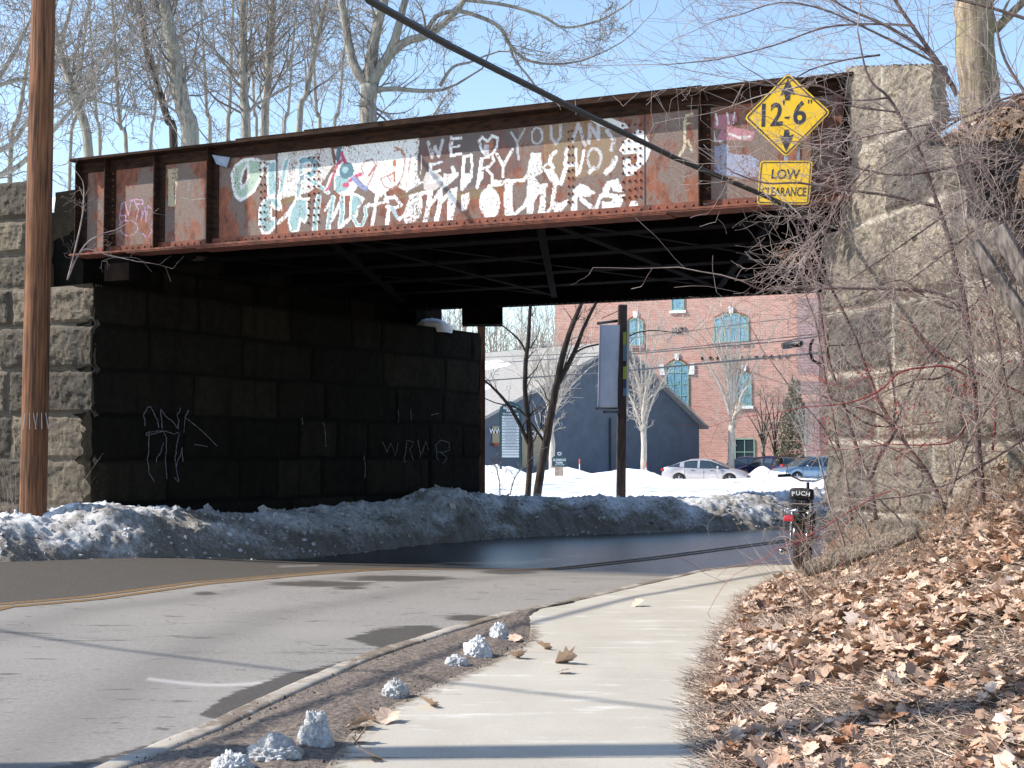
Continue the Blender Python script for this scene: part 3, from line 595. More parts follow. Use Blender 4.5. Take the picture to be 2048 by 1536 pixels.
# ------------------------------------------------------------------ the railway bridge
BR = thing('railway_bridge', 'rusty riveted plate girder railway bridge covered in peeling graffiti over the road', 'bridge', (A[0], A[1], 3.84))
GL = float(np.linalg.norm((B-A)[:2]))-.12; ZB, ZT = 3.855, 5.12
def gp(s, z, o): return (A[0]+gd[0]*s+gn[0]*o, A[1]+gd[1]*s+gn[1]*o, z)      # s along, z up, o outward
def gpx(x, y):
    p = onpl(x, y, A, gn); return float((p-A)[:2]@gd), float(p[2])
def gs(x): return gpx(x, 400)[0]
WHITE = lin((236, 236, 232)); PALE = lin((176, 196, 176)); TEAL = lin((150, 186, 188)); TEALD = lin((84, 122, 136)); PINK = lin((196, 84, 116)); GREYD = lin((84, 80, 84)); LILAC = lin((196, 150, 176)); BLUE = lin((158, 172, 200)); CREAM = lin((206, 198, 164)); SOFTP = lin((206, 140, 158))
def web():
    res = .0115; s = np.arange(0, GL, res); z = np.arange(ZB, ZT, res); S_, Z_ = np.meshgrid(s, z, indexing='ij')
    col = np.zeros(S_.shape+(4,)); nz = .022*fbm(S_*7, Z_*7, 61, 3); nz2 = .022*fbm(S_*7+50, Z_*7, 62, 3); SX = S_+nz; ZX = Z_+nz2
    def conv(pts): return [gpx(x, y) for x, y in pts]
    def put(m, c, a): 
        col[m, :3] = c[:3]; col[m, 3] = a
    def poly(pts, c, a=1., out=None, ow=3): 
        P = conv(pts); put(inpoly(SX, ZX, P), c, a)
        if out: put(segdist(SX, ZX, P+[P[0]]) < ow/180., out, 1.)
    def line(pts, wd, c=WHITE, a=1., fill=None, fw=.55):
        wd = wd if wd < 9 else 8+(wd-8)*.62; P = conv(pts); d = segdist(SX, ZX, P); put(d < wd/360., c, a)
        if fill: put(d < wd*fw/360., fill, a)
    def ell(cx, cy, rx, ry, c, a=1., w=None):
        pts = [(cx+rx*math.cos(t*math.pi/12), cy+ry*math.sin(t*math.pi/12)) for t in range(24)]
        if w: line(pts+[pts[0]], w, c, a)
        else: poly(pts, c, a)
    # olive overspray and whitewashed ground behind the first line
    poly([(556, 300), (660, 287), (668, 330), (640, 372), (600, 392), (556, 400)], WHITE, .70)
    poly([(668, 297), (845, 270), (846, 300), (840, 360), (815, 384), (790, 372), (760, 395), (735, 378), (712, 352), (690, 330), (674, 320)], WHITE, .97)
    poly([(842, 278), (1035, 252), (1040, 330), (1000, 362), (870, 388), (845, 350)], GREYD, .62)
    poly([(1080, 250), (1225, 236), (1235, 300), (1215, 345), (1180, 352), (1120, 365), (1090, 330)], lin((150, 128, 96)), .6)
    poly([(870, 392), (1000, 372), (990, 392), (880, 405)], lin((128, 112, 70)), .62); poly([(555, 398), (606, 388), (600, 402), (556, 412)], lin((128, 112, 70)), .8); poly([(760, 400), (860, 375), (850, 388), (770, 402)], lin((128, 112, 70)), .7)
    # O
    poly([(487, 320), (470, 332), (464, 348), (466, 371), (471, 391), (480, 402), (492, 395), (508, 382), (518, 363), (525, 345), (526, 329), (519, 320), (502, 318)], PALE, 1, WHITE, 4)
    P = conv([(496, 328), (486, 341), (482, 361), (483, 377), (492, 368), (497, 353), (497, 335)]); m = inpoly(SX, ZX, P); col[m, 3] = 0; put(segdist(SX, ZX, P+[P[0]]) < .017, WHITE, 1)
    # U
    poly([(521, 325), (552, 321), (552, 388), (537, 392), (534, 352), (536, 334)], TEAL, 1, WHITE, 3)
    line([(574, 322), (567, 345), (562, 378), (560, 392)], 20, WHITE, 1, TEAL); line([(560, 392), (583, 368), (594, 342), (600, 322)], 13)
    # R
    line([(604, 322), (600, 360), (596, 393)], 19, WHITE, 1, TEAL); line([(604, 322), (622, 316), (634, 330), (624, 348), (604, 356)], 22, WHITE, 1, lin((120, 164, 176)), .7); line([(612, 354), (638, 372), (656, 384)], 13, WHITE, 1, TEAL)
    line([(652, 380), (662, 352), (672, 345)], 10); 
    # b with blue and pink splash
    poly([(676, 293), (690, 290), (690, 330), (706, 340), (716, 372), (706, 390), (684, 392), (668, 378), (668, 340)], WHITE, 1); poly([(672, 352), (694, 350), (700, 372), (690, 382), (672, 386)], TEAL, 1)
    line([(680, 290), (676, 318)], 13, TEALD); ell(693, 342, 15, 16, TEALD, 1); ell(690, 340, 6, 7, TEAL, 1); line([(686, 318), (672, 332), (670, 345), (664, 355), (658, 372), (652, 380)], 6, PINK); line([(684, 308), (690, 325)], 8, PINK); ell(692, 370, 7, 5, PINK, 1); line([(700, 362), (712, 352), (722, 348)], 8, PINK); line([(708, 358), (722, 372), (732, 378)], 13, lin((140, 150, 190)))
    # L E S S I N G: letter outlines on the white block
    OUT = lin((188, 150, 140)); line([(728, 348), (722, 335), (730, 322), (744, 318), (752, 330), (745, 352), (735, 372)], 3, OUT, .75); line([(738, 350), (746, 338), (752, 332)], 6, lin((190, 130, 130)), .7)
    line([(788, 302), (800, 298), (810, 312), (808, 345), (798, 368), (784, 380), (770, 374), (762, 358), (776, 352), (782, 364)], 3, OUT, .8); ell(789, 327, 4, 7, lin((176, 110, 70)), 1); line([(776, 352), (790, 345), (789, 362)], 4, lin((180, 110, 70)), .9)
    line([(790, 294), (802, 300), (808, 312)], 5, lin((208, 150, 100)), .8)
    line([(842, 276), (838, 330), (836, 356)], 8, GREYD, .6); line([(812, 385), (816, 350), (822, 312)], 3, OUT, .7)
    poly([(812, 384), (815, 345), (835, 345), (838, 362), (852, 362)], WHITE, 1)
    # second coat: WE heart YOU AND / ERRY + S AND
    W2 = lin((206, 206, 208))
    poly([(846, 362), (852, 345), (866, 340), (884, 352), (882, 372), (862, 384), (848, 380)], WHITE, .62); poly([(884, 376), (890, 350), (905, 345), (915, 348), (905, 362)], WHITE, .8); poly([(920, 382), (924, 350), (940, 345), (942, 362)], WHITE, .85); poly([(953, 374), (956, 345), (968, 342), (968, 355)], WHITE, .85)
    line([(856, 284), (863, 314), (869, 292), (877, 312), (885, 280)], 7, W2, .85); line([(902, 276), (902, 311)], 8); line([(902, 279), (922, 276)], 6); line([(902, 295), (918, 292)], 5); line([(902, 311), (922, 307)], 6)
    line([(975, 314), (962, 298), (958, 282), (964, 274), (975, 283), (984, 271), (995, 277), (994, 293), (985, 308), (975, 314)], 6); poly([(966, 278), (975, 288), (986, 279), (988, 292), (976, 304), (966, 292)], lin((170, 112, 84)), .9); poly([(966, 290), (977, 289), (977, 311), (967, 312)], lin((198, 194, 200)), 1)
    line([(1022, 266), (1034, 286), (1050, 258)], 5, W2, .7); line([(1034, 286), (1038, 318)], 6, W2, .7); ell(1074, 272, 10, 16, W2, .75, 5); line([(1101, 252), (1102, 276), (1112, 288), (1122, 274), (1121, 250)], 6, W2, .7)
    line([(1146, 282), (1157, 248), (1170, 290)], 7, W2, .72); line([(1178, 285), (1180, 250), (1196, 276), (1198, 245)], 8, W2, .72); line([(1214, 262), (1228, 280), (1222, 300)], 8, W2, .8); poly([(1182, 240), (1222, 236), (1250, 246), (1258, 256), (1230, 262), (1200, 252)], WHITE, .85)
    line([(860, 328), (861, 364)], 7); line([(860, 329), (884, 323)], 6, lin((200, 204, 214))); line([(860, 344), (880, 341)], 6); line([(858, 364), (884, 358)], 8)
    line([(928, 314), (926, 350), (923, 376)], 9); line([(928, 314), (942, 310), (945, 330), (942, 350), (930, 362)], 6); line([(963, 318), (960, 350), (955, 374)], 9); line([(963, 318), (984, 311), (988, 322), (978, 334), (963, 338)], 6); line([(970, 336), (984, 350), (984, 362)], 6)
    line([(994, 308), (1006, 334), (1024, 300)], 7); line([(1006, 334), (1006, 352)], 7); poly([(1062, 305), (1082, 305), (1086, 330), (1100, 322), (1085, 345), (1072, 352), (1040, 362), (1052, 345)], WHITE, .8)
    line([(890, 350), (888, 372), (912, 352), (905, 335)], 9, WHITE, .8); line([(884, 376), (915, 348)], 8); line([(925, 378), (942, 352)], 8)
    line([(1112, 303), (1102, 312), (1100, 325), (1108, 335), (1100, 345), (1092, 340)], 8); poly([(1090, 342), (1106, 335), (1114, 350), (1122, 372), (1110, 372), (1098, 362)], WHITE, .9); line([(1133, 298), (1130, 330), (1152, 328)], 8); line([(1133, 330), (1122, 368)], 9); line([(1152, 298), (1153, 350)], 6); line([(1168, 302), (1164, 325), (1158, 345)], 7)
    ell(1189, 317, 13, 21, W2, .85, 6); line([(1178, 345), (1188, 336)], 8); line([(1213, 345), (1225, 332), (1232, 316)], 14, WHITE, .85)
    # S at the end of the line
    poly([(1262, 270), (1274, 260), (1288, 262), (1299, 288), (1302, 300), (1292, 325), (1262, 352), (1248, 352), (1246, 318), (1262, 317), (1264, 332), (1275, 322), (1274, 306), (1248, 309), (1238, 300), (1248, 282)], WHITE, .97)
    # second line: COME FROM OTHERS.
    poly([(544, 393), (531, 397), (523, 408), (519, 426), (519, 449), (526, 466), (538, 467), (548, 456), (553, 449), (550, 436), (543, 438), (541, 423), (544, 408), (552, 418), (564, 417), (557, 397)], TEAL, 1, WHITE, 3.5)
    line([(553, 448), (575, 428), (592, 404)], 12); poly([(592, 399), (618, 397), (614, 410), (617, 427), (609, 445), (602, 436), (595, 462), (583, 465), (577, 445), (581, 423)], TEAL, .95, WHITE, 3)
    line([(637, 394), (632, 428), (629, 464)], 21, WHITE, .95, TEAL); line([(650, 420), (666, 394)], 7); line([(666, 396), (660, 430), (655, 460)], 19, WHITE, 1, TEAL); line([(664, 440), (680, 405)], 8); line([(685, 396), (684, 425), (680, 454)], 19, WHITE, 1, TEAL); line([(682, 454), (704, 430)], 10)
    poly([(703, 388), (716, 390), (728, 398), (716, 418), (713, 432), (700, 436), (702, 410)], TEAL, 1, WHITE, 3); line([(704, 432), (714, 450), (724, 450), (732, 432), (730, 416), (738, 410)], 11, WHITE, 1, TEAL)
    line([(756, 378), (750, 415), (744, 458)], 11); line([(733, 413), (770, 404)], 7); line([(770, 398), (790, 394), (804, 410), (788, 418), (774, 414)], 9); line([(778, 414), (773, 455)], 12); line([(776, 405), (768, 385), (760, 374)], 6); line([(784, 416), (794, 434), (800, 438)], 10, lin((170, 186, 196)))
    line([(800, 438), (815, 425)], 8); poly([(820, 390), (842, 384), (846, 404), (842, 430), (830, 444), (812, 450), (806, 432)], WHITE, .95); line([(822, 392), (862, 384)], 10)
    line([(860, 386), (856, 415), (850, 442)], 15); line([(856, 415), (878, 384)], 9); line([(881, 384), (878, 415), (872, 444)], 15); line([(878, 410), (905, 380)], 10); poly([(900, 382), (914, 373), (912, 410), (905, 446), (893, 448), (894, 410)], WHITE, .95)
    poly([(922, 390), (938, 383), (940, 400), (932, 420), (922, 424)], WHITE, .95); ell(979, 406, 21, 32, WHITE, .86); line([(978, 372), (1010, 366)], 8)
    poly([(1010, 368), (1027, 366), (1025, 410), (1030, 436), (1010, 436), (1006, 405)], WHITE, .93); line([(984, 364), (1048, 360)], 8); line([(1026, 430), (1048, 412), (1056, 396)], 9)
    poly([(1053, 348), (1068, 352), (1082, 372), (1070, 395), (1066, 436), (1052, 438), (1055, 395)], WHITE, .86); line([(1066, 400), (1085, 372), (1092, 372)], 10); poly([(1082, 378), (1092, 372), (1090, 425), (1084, 438), (1074, 438)], WHITE, .86); line([(1088, 430), (1105, 412)], 9)
    line([(1110, 366), (1106, 395), (1104, 408)], 11); poly([(1100, 400), (1122, 405), (1136, 398), (1140, 405), (1122, 424), (1116, 440), (1108, 425)], WHITE, .9)
    poly([(1145, 380), (1160, 367), (1178, 374), (1193, 387), (1182, 394), (1147, 394)], WHITE, .9); line([(1150, 395), (1147, 436)], 15); line([(1162, 398), (1190, 421)], 11); line([(1190, 421), (1202, 392)], 10)
    poly([(1215, 362), (1236, 356), (1248, 383), (1225, 383), (1222, 372), (1218, 386), (1250, 388), (1242, 414), (1205, 422), (1203, 404), (1222, 404), (1226, 396), (1202, 398), (1206, 376)], WHITE, .93); ell(1268, 411, 10, 10, WHITE, .95)
    # side tags
    line([(240, 430), (243, 408), (250, 403), (256, 430), (262, 402), (268, 400), (276, 420), (272, 440)], 4, LILAC); line([(240, 445), (238, 432), (252, 430), (250, 440), (238, 450)], 4, LILAC); line([(256, 402), (270, 398), (285, 400), (286, 408), (274, 408)], 4, LILAC); line([(284, 420), (282, 440), (290, 415), (292, 445), (296, 410), (312, 428), (300, 455), (304, 462), (294, 476), (284, 466)], 4, lin((170, 140, 176)), .9); ell(257, 456, 18, 15, LILAC, .9, 3)
    poly([(336, 337), (356, 335), (355, 365), (350, 412), (336, 412)], CREAM, .75); line([(362, 358), (378, 360), (374, 385)], 3, lin((140, 150, 150)), .7); line([(362, 395), (385, 400), (410, 395)], 4, lin((150, 150, 140)), .6)
    line([(369, 258), (371, 262)], 3, CREAM); line([(1372, 232), (1368, 250), (1370, 290), (1366, 300), (1358, 310)], 7, CREAM, .85); line([(1372, 232), (1386, 228)], 6, CREAM, .85); line([(1372, 248), (1384, 246)], 5, CREAM, .8); line([(1376, 282), (1384, 300)], 6, CREAM, .8)
    poly([(1428, 292), (1456, 288), (1462, 305), (1500, 310), (1520, 320), (1520, 350), (1490, 358), (1428, 348)], BLUE, .72); poly([(1429, 230), (1472, 226), (1476, 240), (1462, 252), (1512, 262), (1505, 280), (1430, 282), (1444, 258), (1429, 256)], SOFTP, .62); line([(1432, 228), (1436, 250)], 4); line([(1430, 262), (1430, 282), (1445, 282)], 3); line([(1455, 226), (1458, 248)], 3); line([(1470, 226), (1466, 245)], 3); line([(1460, 268), (1480, 276), (1500, 272)], 5, WHITE, .7)
    V = np.stack([A[0]+gd[0]*S_, A[1]+gd[1]*S_, Z_], -1).reshape(-1, 3)
    return npmesh('girder', V, gridfaces(*S_.shape)[:, ::-1], M['web'], BR, {'paint': col.reshape(-1, 4)}, smooth=False)
NG = web()
def lbox(mb, s0, s1, z0, z1, o0, o1, base=0.):
    mb.hexa([gp(s0, z0, o0-base), gp(s1, z0, o0-base), gp(s1, z0, o1-base), gp(s0, z0, o1-base)], [gp(s0, z1, o0-base), gp(s1, z1, o0-base), gp(s1, z1, o1-base), gp(s0, z1, o1-base)])
def girder_trim(parent, base, sgn):
    m = MB(); lbox(m, -.04, GL, ZT-.035, ZT, -.19, .19, base); lbox(m, 2.6, GL-.6, ZT+.001, ZT+.02, -.185, .185, base); lbox(m, 3.6, GL-1.6, ZT+.021, ZT+.037, -.185, .185, base)
    lbox(m, -.04, GL, ZT-.17, ZT-.036, .012*sgn-.008, .012*sgn+.008, base); m.build('top_flange', M['flange'], parent, bevel=.004)
    m = MB(); lbox(m, -.04, GL, ZB-.02, ZB+.004, -.17, .17, base); lbox(m, .9, GL, ZB-.036, ZB-.021, -.165, .165, base); lbox(m, 2.0, GL-2.0, ZB-.05, ZB-.037, -.16, .16, base)
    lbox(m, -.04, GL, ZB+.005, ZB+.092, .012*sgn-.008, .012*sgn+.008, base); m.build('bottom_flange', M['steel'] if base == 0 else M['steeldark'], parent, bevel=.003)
girder_trim(NG, 0, 1)
m = MB()
def rivet(s, z, o=.021, r=.017): m.ball(gp(s, z, o), r, 6, 4)
s_ = .1
rr = random.Random(3)
while s_ < GL-.05: rivet(s_, ZB+.052+rr.uniform(-.003, .003), .021, .0145); s_ += .098
for cx in (521, 529, 617, 628, 637, 1137, 1145, 1246, 1258, 1270, 1281):
    for k in range(10): rivet(gs(cx), ZB+.2+k*.088+rr.uniform(-.006, .006), .003, .015)
for cx in (222, 1410):
    for k in range(12): rivet(gs(cx)+.04, ZB+.2+k*.085, .01, .013)
m.build('rivets', M['steel'], NG, smooth=True)['kind'] = 'stuff'
for cx, wd2 in ((163, .13), (220, .12), (318, .12), (425, .13), (1404, .13), (1690, .13)):
    s0 = gs(cx); st = MB(); lbox(st, s0, s0+.012, ZB+.005, ZT-.036, .001, wd2); lbox(st, s0+.013, s0+.10, ZB+.006, ZT-.037, .001, .013); st.build('stiffener', M['flange'], NG)
for cx in (552, 1290): s0 = gs(cx); st = MB(); lbox(st, s0-.006, s0+.006, ZB+.095, ZT-.17, .001, .004); st.build('splice_gap', M['black'], NG)
st = MB(); s0, z0 = gpx(447, 322); st.hexa([gp(s0-.02, z0-.06, .01), gp(s0+.09, z0-.10, .01), gp(s0+.09, z0-.10, .06), gp(s0-.02, z0-.06, .12)], [gp(s0-.08, z0+.06, .01), gp(s0+.10, z0+.03, .01), gp(s0+.12, z0+.03, .03), gp(s0-.08, z0+.06, .13)]); st.build('bent_plate', M['alu'], NG)
# far girder
FD = 7.75
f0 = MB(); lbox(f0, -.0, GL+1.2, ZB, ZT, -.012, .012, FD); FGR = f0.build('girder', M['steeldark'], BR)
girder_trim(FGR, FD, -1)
m = MB(); s_ = .1
while s_ < GL: m.ball(gp(s_, ZB-.055, -FD+.12), .02, 5, 4); s_ += .1
m.build('rivets', M['steeldark'], FGR)['kind'] = 'stuff'
# deck, ties, cross bracing
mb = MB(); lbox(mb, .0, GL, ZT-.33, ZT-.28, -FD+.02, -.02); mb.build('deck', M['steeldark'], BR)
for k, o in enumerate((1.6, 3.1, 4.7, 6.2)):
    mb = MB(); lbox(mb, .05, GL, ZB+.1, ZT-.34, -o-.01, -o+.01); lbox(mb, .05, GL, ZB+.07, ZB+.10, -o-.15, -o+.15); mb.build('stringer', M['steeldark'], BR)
nb = 3
for k in range(nb):
    a = .8+k*(GL-1.6)/nb; b = .8+(k+1)*(GL-1.6)/nb
    for (s1, s2) in ((a, b), (b, a)):
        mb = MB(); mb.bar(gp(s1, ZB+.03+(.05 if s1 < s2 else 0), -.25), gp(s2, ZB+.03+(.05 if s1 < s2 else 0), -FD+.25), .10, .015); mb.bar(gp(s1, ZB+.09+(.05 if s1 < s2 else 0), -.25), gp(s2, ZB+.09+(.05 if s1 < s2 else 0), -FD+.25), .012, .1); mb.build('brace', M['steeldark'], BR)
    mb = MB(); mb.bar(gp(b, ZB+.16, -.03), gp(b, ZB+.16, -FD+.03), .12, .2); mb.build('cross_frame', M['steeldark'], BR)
for o in (0, -FD):
    mb = MB(); lbox(mb, .5, .9, 3.48, 3.80, o-.12, o+.1); mb.build('bearing', M['steeldark'], BR)
p1 = ond(965, 625, 24.9); mb = MB(); mb.hexa(*[[(p1[0]+a*.36+gd[0]*b*0, p1[1]+b*.25, z) for a, b in ((-1, -1), (1, -1), (1, 1), (-1, 1))] for z in (3.52, 3.88)]); mb.build('bearing', M['steeldark'], BR)
# the pale weathered end post beyond the far corner of the abutment
p1 = ond(958, 800, 27.3); o = MB().hexa([(p1[0]-.03, p1[1]-.1, -.4), (p1[0]+.12, p1[1]-.1, -.4), (p1[0]+.12, p1[1]+.1, -.4), (p1[0]-.03, p1[1]+.1, -.4)], [(p1[0]-.03, p1[1]-.1, 3.9), (p1[0]+.12, p1[1]-.1, 3.9), (p1[0]+.12, p1[1]+.1, 3.9), (p1[0]-.03, p1[1]+.1, 3.9)]).build('timber_post', M['pole']); tag(o, 'sunlit timber post showing just beyond the far end of the dark abutment', 'post')

# ------------------------------------------------------------------ clearance sign hung in front of the girder
SP = ond(1574, 230, 14.05); sx = Vector((math.cos(-.28), math.sin(-.28), 0)); sy = Vector((.035, 0, 1)).normalized(); szn = sx.cross(sy).normalized()
MS = Matrix((( sx[0], sy[0], szn[0], SP[0]), (sx[1], sy[1], szn[1], SP[1]), (sx[2], sy[2], szn[2], SP[2]), (0, 0, 0, 1)))
def rr_poly(hw, hh, r, n=5):
    P = []
    for cx, cy, a in ((hw-r, hh-r, 0), (-hw+r, hh-r, 90), (-hw+r, -hh+r, 180), (hw-r, -hh+r, 270)):
        for k in range(n+1): t = math.radians(a+90*k/n); P.append((cx+r*math.cos(t), cy+r*math.sin(t)))
    return P
def rot(P, a): c, s = math.cos(a), math.sin(a); return [(x*c-y*s, x*s+y*c) for x, y in P]
fnl = lambda u, v, d: (u, v, d)
T = lambda x, y, z=0: Matrix.Translation((x, y, z))
SG = thing('clearance_sign', 'yellow diamond 12 foot 6 height sign above its low clearance plate, on the girder', 'road sign', SP)
q4 = math.pi/4; sc_ = .94
dia = MB(MS).prism(rot(rr_poly(.325*sc_, .325*sc_, .04), q4), fnl, -.003, 0).build('diamond_plate', M['yellow'], SG)
mb = MB(MS)
def frame(mb, hw, hh, r, wd, ang, ox=0, oy=0):
    Po = rot(rr_poly(hw, hh, r), ang); Pi = rot(rr_poly(hw-wd, hh-wd, max(r-wd, .005)), ang); n = len(Po)
    V = [(x+ox, y+oy, .0025) for x, y in Po]+[(x+ox, y+oy, .0025) for x, y in Pi]; mb.add(V, [(i, (i+1) % n, (i+1) % n+n, i+n) for i in range(n)])
frame(mb, .31*sc_, .31*sc_, .03, .014, q4)
mb.text('12', .33, MS @ T(-.17, 0), .002, sx=.80, off=.007); mb.text("'", .2, MS @ T(-.035, .07), .002); mb.text('-', .2, MS @ T(.0, -.01), .002); mb.text('6', .33, MS @ T(.125, 0), .002, sx=.85, off=.006); mb.text('"', .16, MS @ T(.225, .075), .002)
for sg in (1, -1):
    mb.add([(0, .375*sg, .0025), (-.075, .2*sg, .0025), (-.03, .215*sg, .0025), (-.022, .15*sg, .0025), (.022, .15*sg, .0025), (.03, .215*sg, .0025), (.075, .2*sg, .0025)], [(0, 1, 2, 3, 4, 5, 6)][:1])
    mb.add([], [])
mbk = mb.build('lettering', M['black'], SG)
MP = Matrix.Translation(ond(1569, 365, 14.02)) @ MS.to_3x3().to_4x4() @ Matrix.Rotation(-.055, 4, 'Z')
MB(MP).prism(rr_poly(.262, .222, .035), fnl, -.003, 0).build('rectangular_plate', M['yellow'], SG)
mb = MB(MP); frame(mb, .25, .21, .028, .010, 0); mb.text('LOW', .135, MP @ T(0, .08), .002, sx=.9, off=.002); mb.text('CLEARANCE', .125, MP @ T(0, -.10), .002, sx=.64, off=.002)
mb.build('lettering', M['black'], SG)
mb = MB(MS); mb.bx(-.02, .02, -.95, .4, -.06, -.02); mb.bx(-.25, .25, .1, .13, -.09, -.061); mb.bx(-.25, .25, -.75, -.72, -.09, -.061); mb.bx(.1, .13, -.8, .3, -.4, -.091); mb.build('bracket', M['alu'], SG)
mb = MB(MS)
for z_ in (.38, -.03, -.33, -.52, -.74): MB(MS).cyl((0, z_, 0), (0, z_, .006), .009, 8).build('bolt', M['black'], SG)

# ------------------------------------------------------------------ black cable crossing the view
Pc = [ond(700, -60, 7.4), ond(738, 0, 7.7), ond(900, 92, 8.7), ond(1130, 208, 10.3), ond(1350, 316, 12.0), ond(1512, 384, 13.0), ond(1560, 405, 13.35), ond(1700, 466, 14.35)]
p0 = Pc[0]+(Pc[0]-Pc[1])/np.linalg.norm(Pc[0]-Pc[1])*3; Pc = [p0]+Pc; o = MB().tube(Pc, .0235, 8).build('thick_cable', M['cable'], None, True); tag(o, 'thick black cable slanting down across the graffiti to the right abutment', 'cable')

# utility poles
def pole(px0, py0, Y0, px1, py1, r0, r1, H, label, vis=True):
    a = ond(px0, py0, Y0); b = ond(px1, py1, Y0+.05); d = (b-a)/(b[2]-a[2]); base = a-d*(a[2]+.3); top = base+d*(H+.3)
    t = thing('utility_pole', label, 'utility pole', (base[0], base[1], 0), 'utility poles')
    n = 26; m = 60; V = []
    for i in range(m):
        p = base+(top-base)*i/(m-1); r = r0+(r1-r0)*i/(m-1)
        for j in range(n):
            th = 2*math.pi*j/n; k = 1+.05*float(fbm(th*3.0, p[2]*.4, 71, 4, .7)); V.append((p[0]+r*k*math.cos(th), p[1]+r*k*math.sin(th), p[2]))
    F = [(i*n+j, i*n+(j+1) % n, (i+1)*n+(j+1) % n, (i+1)*n+j) for i in range(m-1) for j in range(n)]
    npmesh('shaft', V, F, M['pole'], t); return t
UP = pole(66, 1015, 17.35, 87, 0, .165, .14, 9.5, 'brown wooden utility pole standing in the snow bank left of the bridge')
mb = MB(); p = ond(70, 842, 17.15)
for k in range(6): mb.tube([p+np.array([.05*k-.12, 0, .1]), p+np.array([.05*k-.14+.03*(k % 3), -.01, -.1])], .005, 4)
mb.build('wire_ties', M['alu'], UP)
pole(-2200, 900, 5.62, -2190, 0, .15, .12, 9.0, 'wooden utility pole outside the left edge of the picture whose shadow crosses the pavement')

wr = MB().tube([(-9.2, 3.5, 6.0), (-8.2, 7.2, 6.2), (-7.6, 9.9, 6.4), (-6.8, 12, 6.6), (-5.4, 14.6, 6.9), (-3.5, 17.2, 7.6), (-1, 22, 9.2), (8, 45, 17.5)], .03, 6).build('service_wire', M['cable'], None, True); tag(wr, 'overhead service wire above the picture whose soft shadow runs along the pavement', 'wire')
wr = MB().tube([(-6.4, 5.6, 7.3), (-11, 9.1, 7.0), (-20, 15.8, 7.3)], .022, 6).build('service_wire', M['cable'], None, True); tag(wr, 'overhead wire above the left edge whose thin shadow crosses the near lane', 'wire')

# ------------------------------------------------------------------ bare trees
def unit(v): return v/(np.linalg.norm(v)+1e-9)
def smooth_path(P, R, k=4):
    P = np.array(P, float); n = len(P); d = np.arange(n); t = np.linspace(0, n-1, (n-1)*k+1); out = []
    for q in t:
        i = min(int(q), n-2); u = q-i; p0 = P[max(i-1, 0)]; p1 = P[i]; p2 = P[i+1]; p3 = P[min(i+2, n-1)]
        out.append(.5*((2*p1)+(-p0+p2)*u+(2*p0-5*p1+4*p2-p3)*u*u+(-p0+3*p1-3*p2+p3)*u**3))
    return out, list(np.interp(t, d, R))
def grow(mb, p, d, L, r, lv, rng, o):
    n = max(3, int(o['seg'][min(lv, 3)])); st = L/n; P = [p.copy()]; R = [r]; d = unit(d); dirs = [d]; kink = o.get('kink', .16)*(1+.35*lv)
    for i in range(n):
        d = unit(d+np.array([rng.gauss(0, kink), rng.gauss(0, kink), rng.gauss(0, kink)])+np.array([0, 0, o.get('up', .06)])); P.append(P[-1]+d*st); R.append(max(r*(1-.78*(i+1)/n), o['rmin'])); dirs.append(d)
    mb.tube(P, R, 5 if lv == 0 else (4 if lv == 1 else 3), False)
    if lv >= o['lv']: return
    nc = o['nc'][min(lv, len(o['nc'])-1)]; ph = rng.uniform(0, 6.28)
    for k in range(nc):
        t = rng.uniform(.18, 1.0) if k else 1.0; i = min(int(t*n), n); f = t*n-i if i < n else 0
        q = P[i] if i == n else P[i]+(P[i+1]-P[i])*f; dd = dirs[i]; ph += 2.4; a = np.cross(dd, [0, 0, 1]) if abs(dd[2]) < .95 else np.cross(dd, [1, 0, 0]); a = unit(a); b = np.cross(dd, a)
        an = rng.uniform(*o.get('ang', (.5, 1.0))); nd = unit(dd*math.cos(an)+(a*math.cos(ph)+b*math.sin(ph))*math.sin(an))
        if o.get('flatn'): nd = unit(nd*np.array([1, o['flatn'], 1]))
        grow(mb, q, nd, L*rng.uniform(*o.get('ratio', (.45, .75)))*(1.05-.35*t), max(R[i]*.5, o['rmin']), lv+1, rng, o)
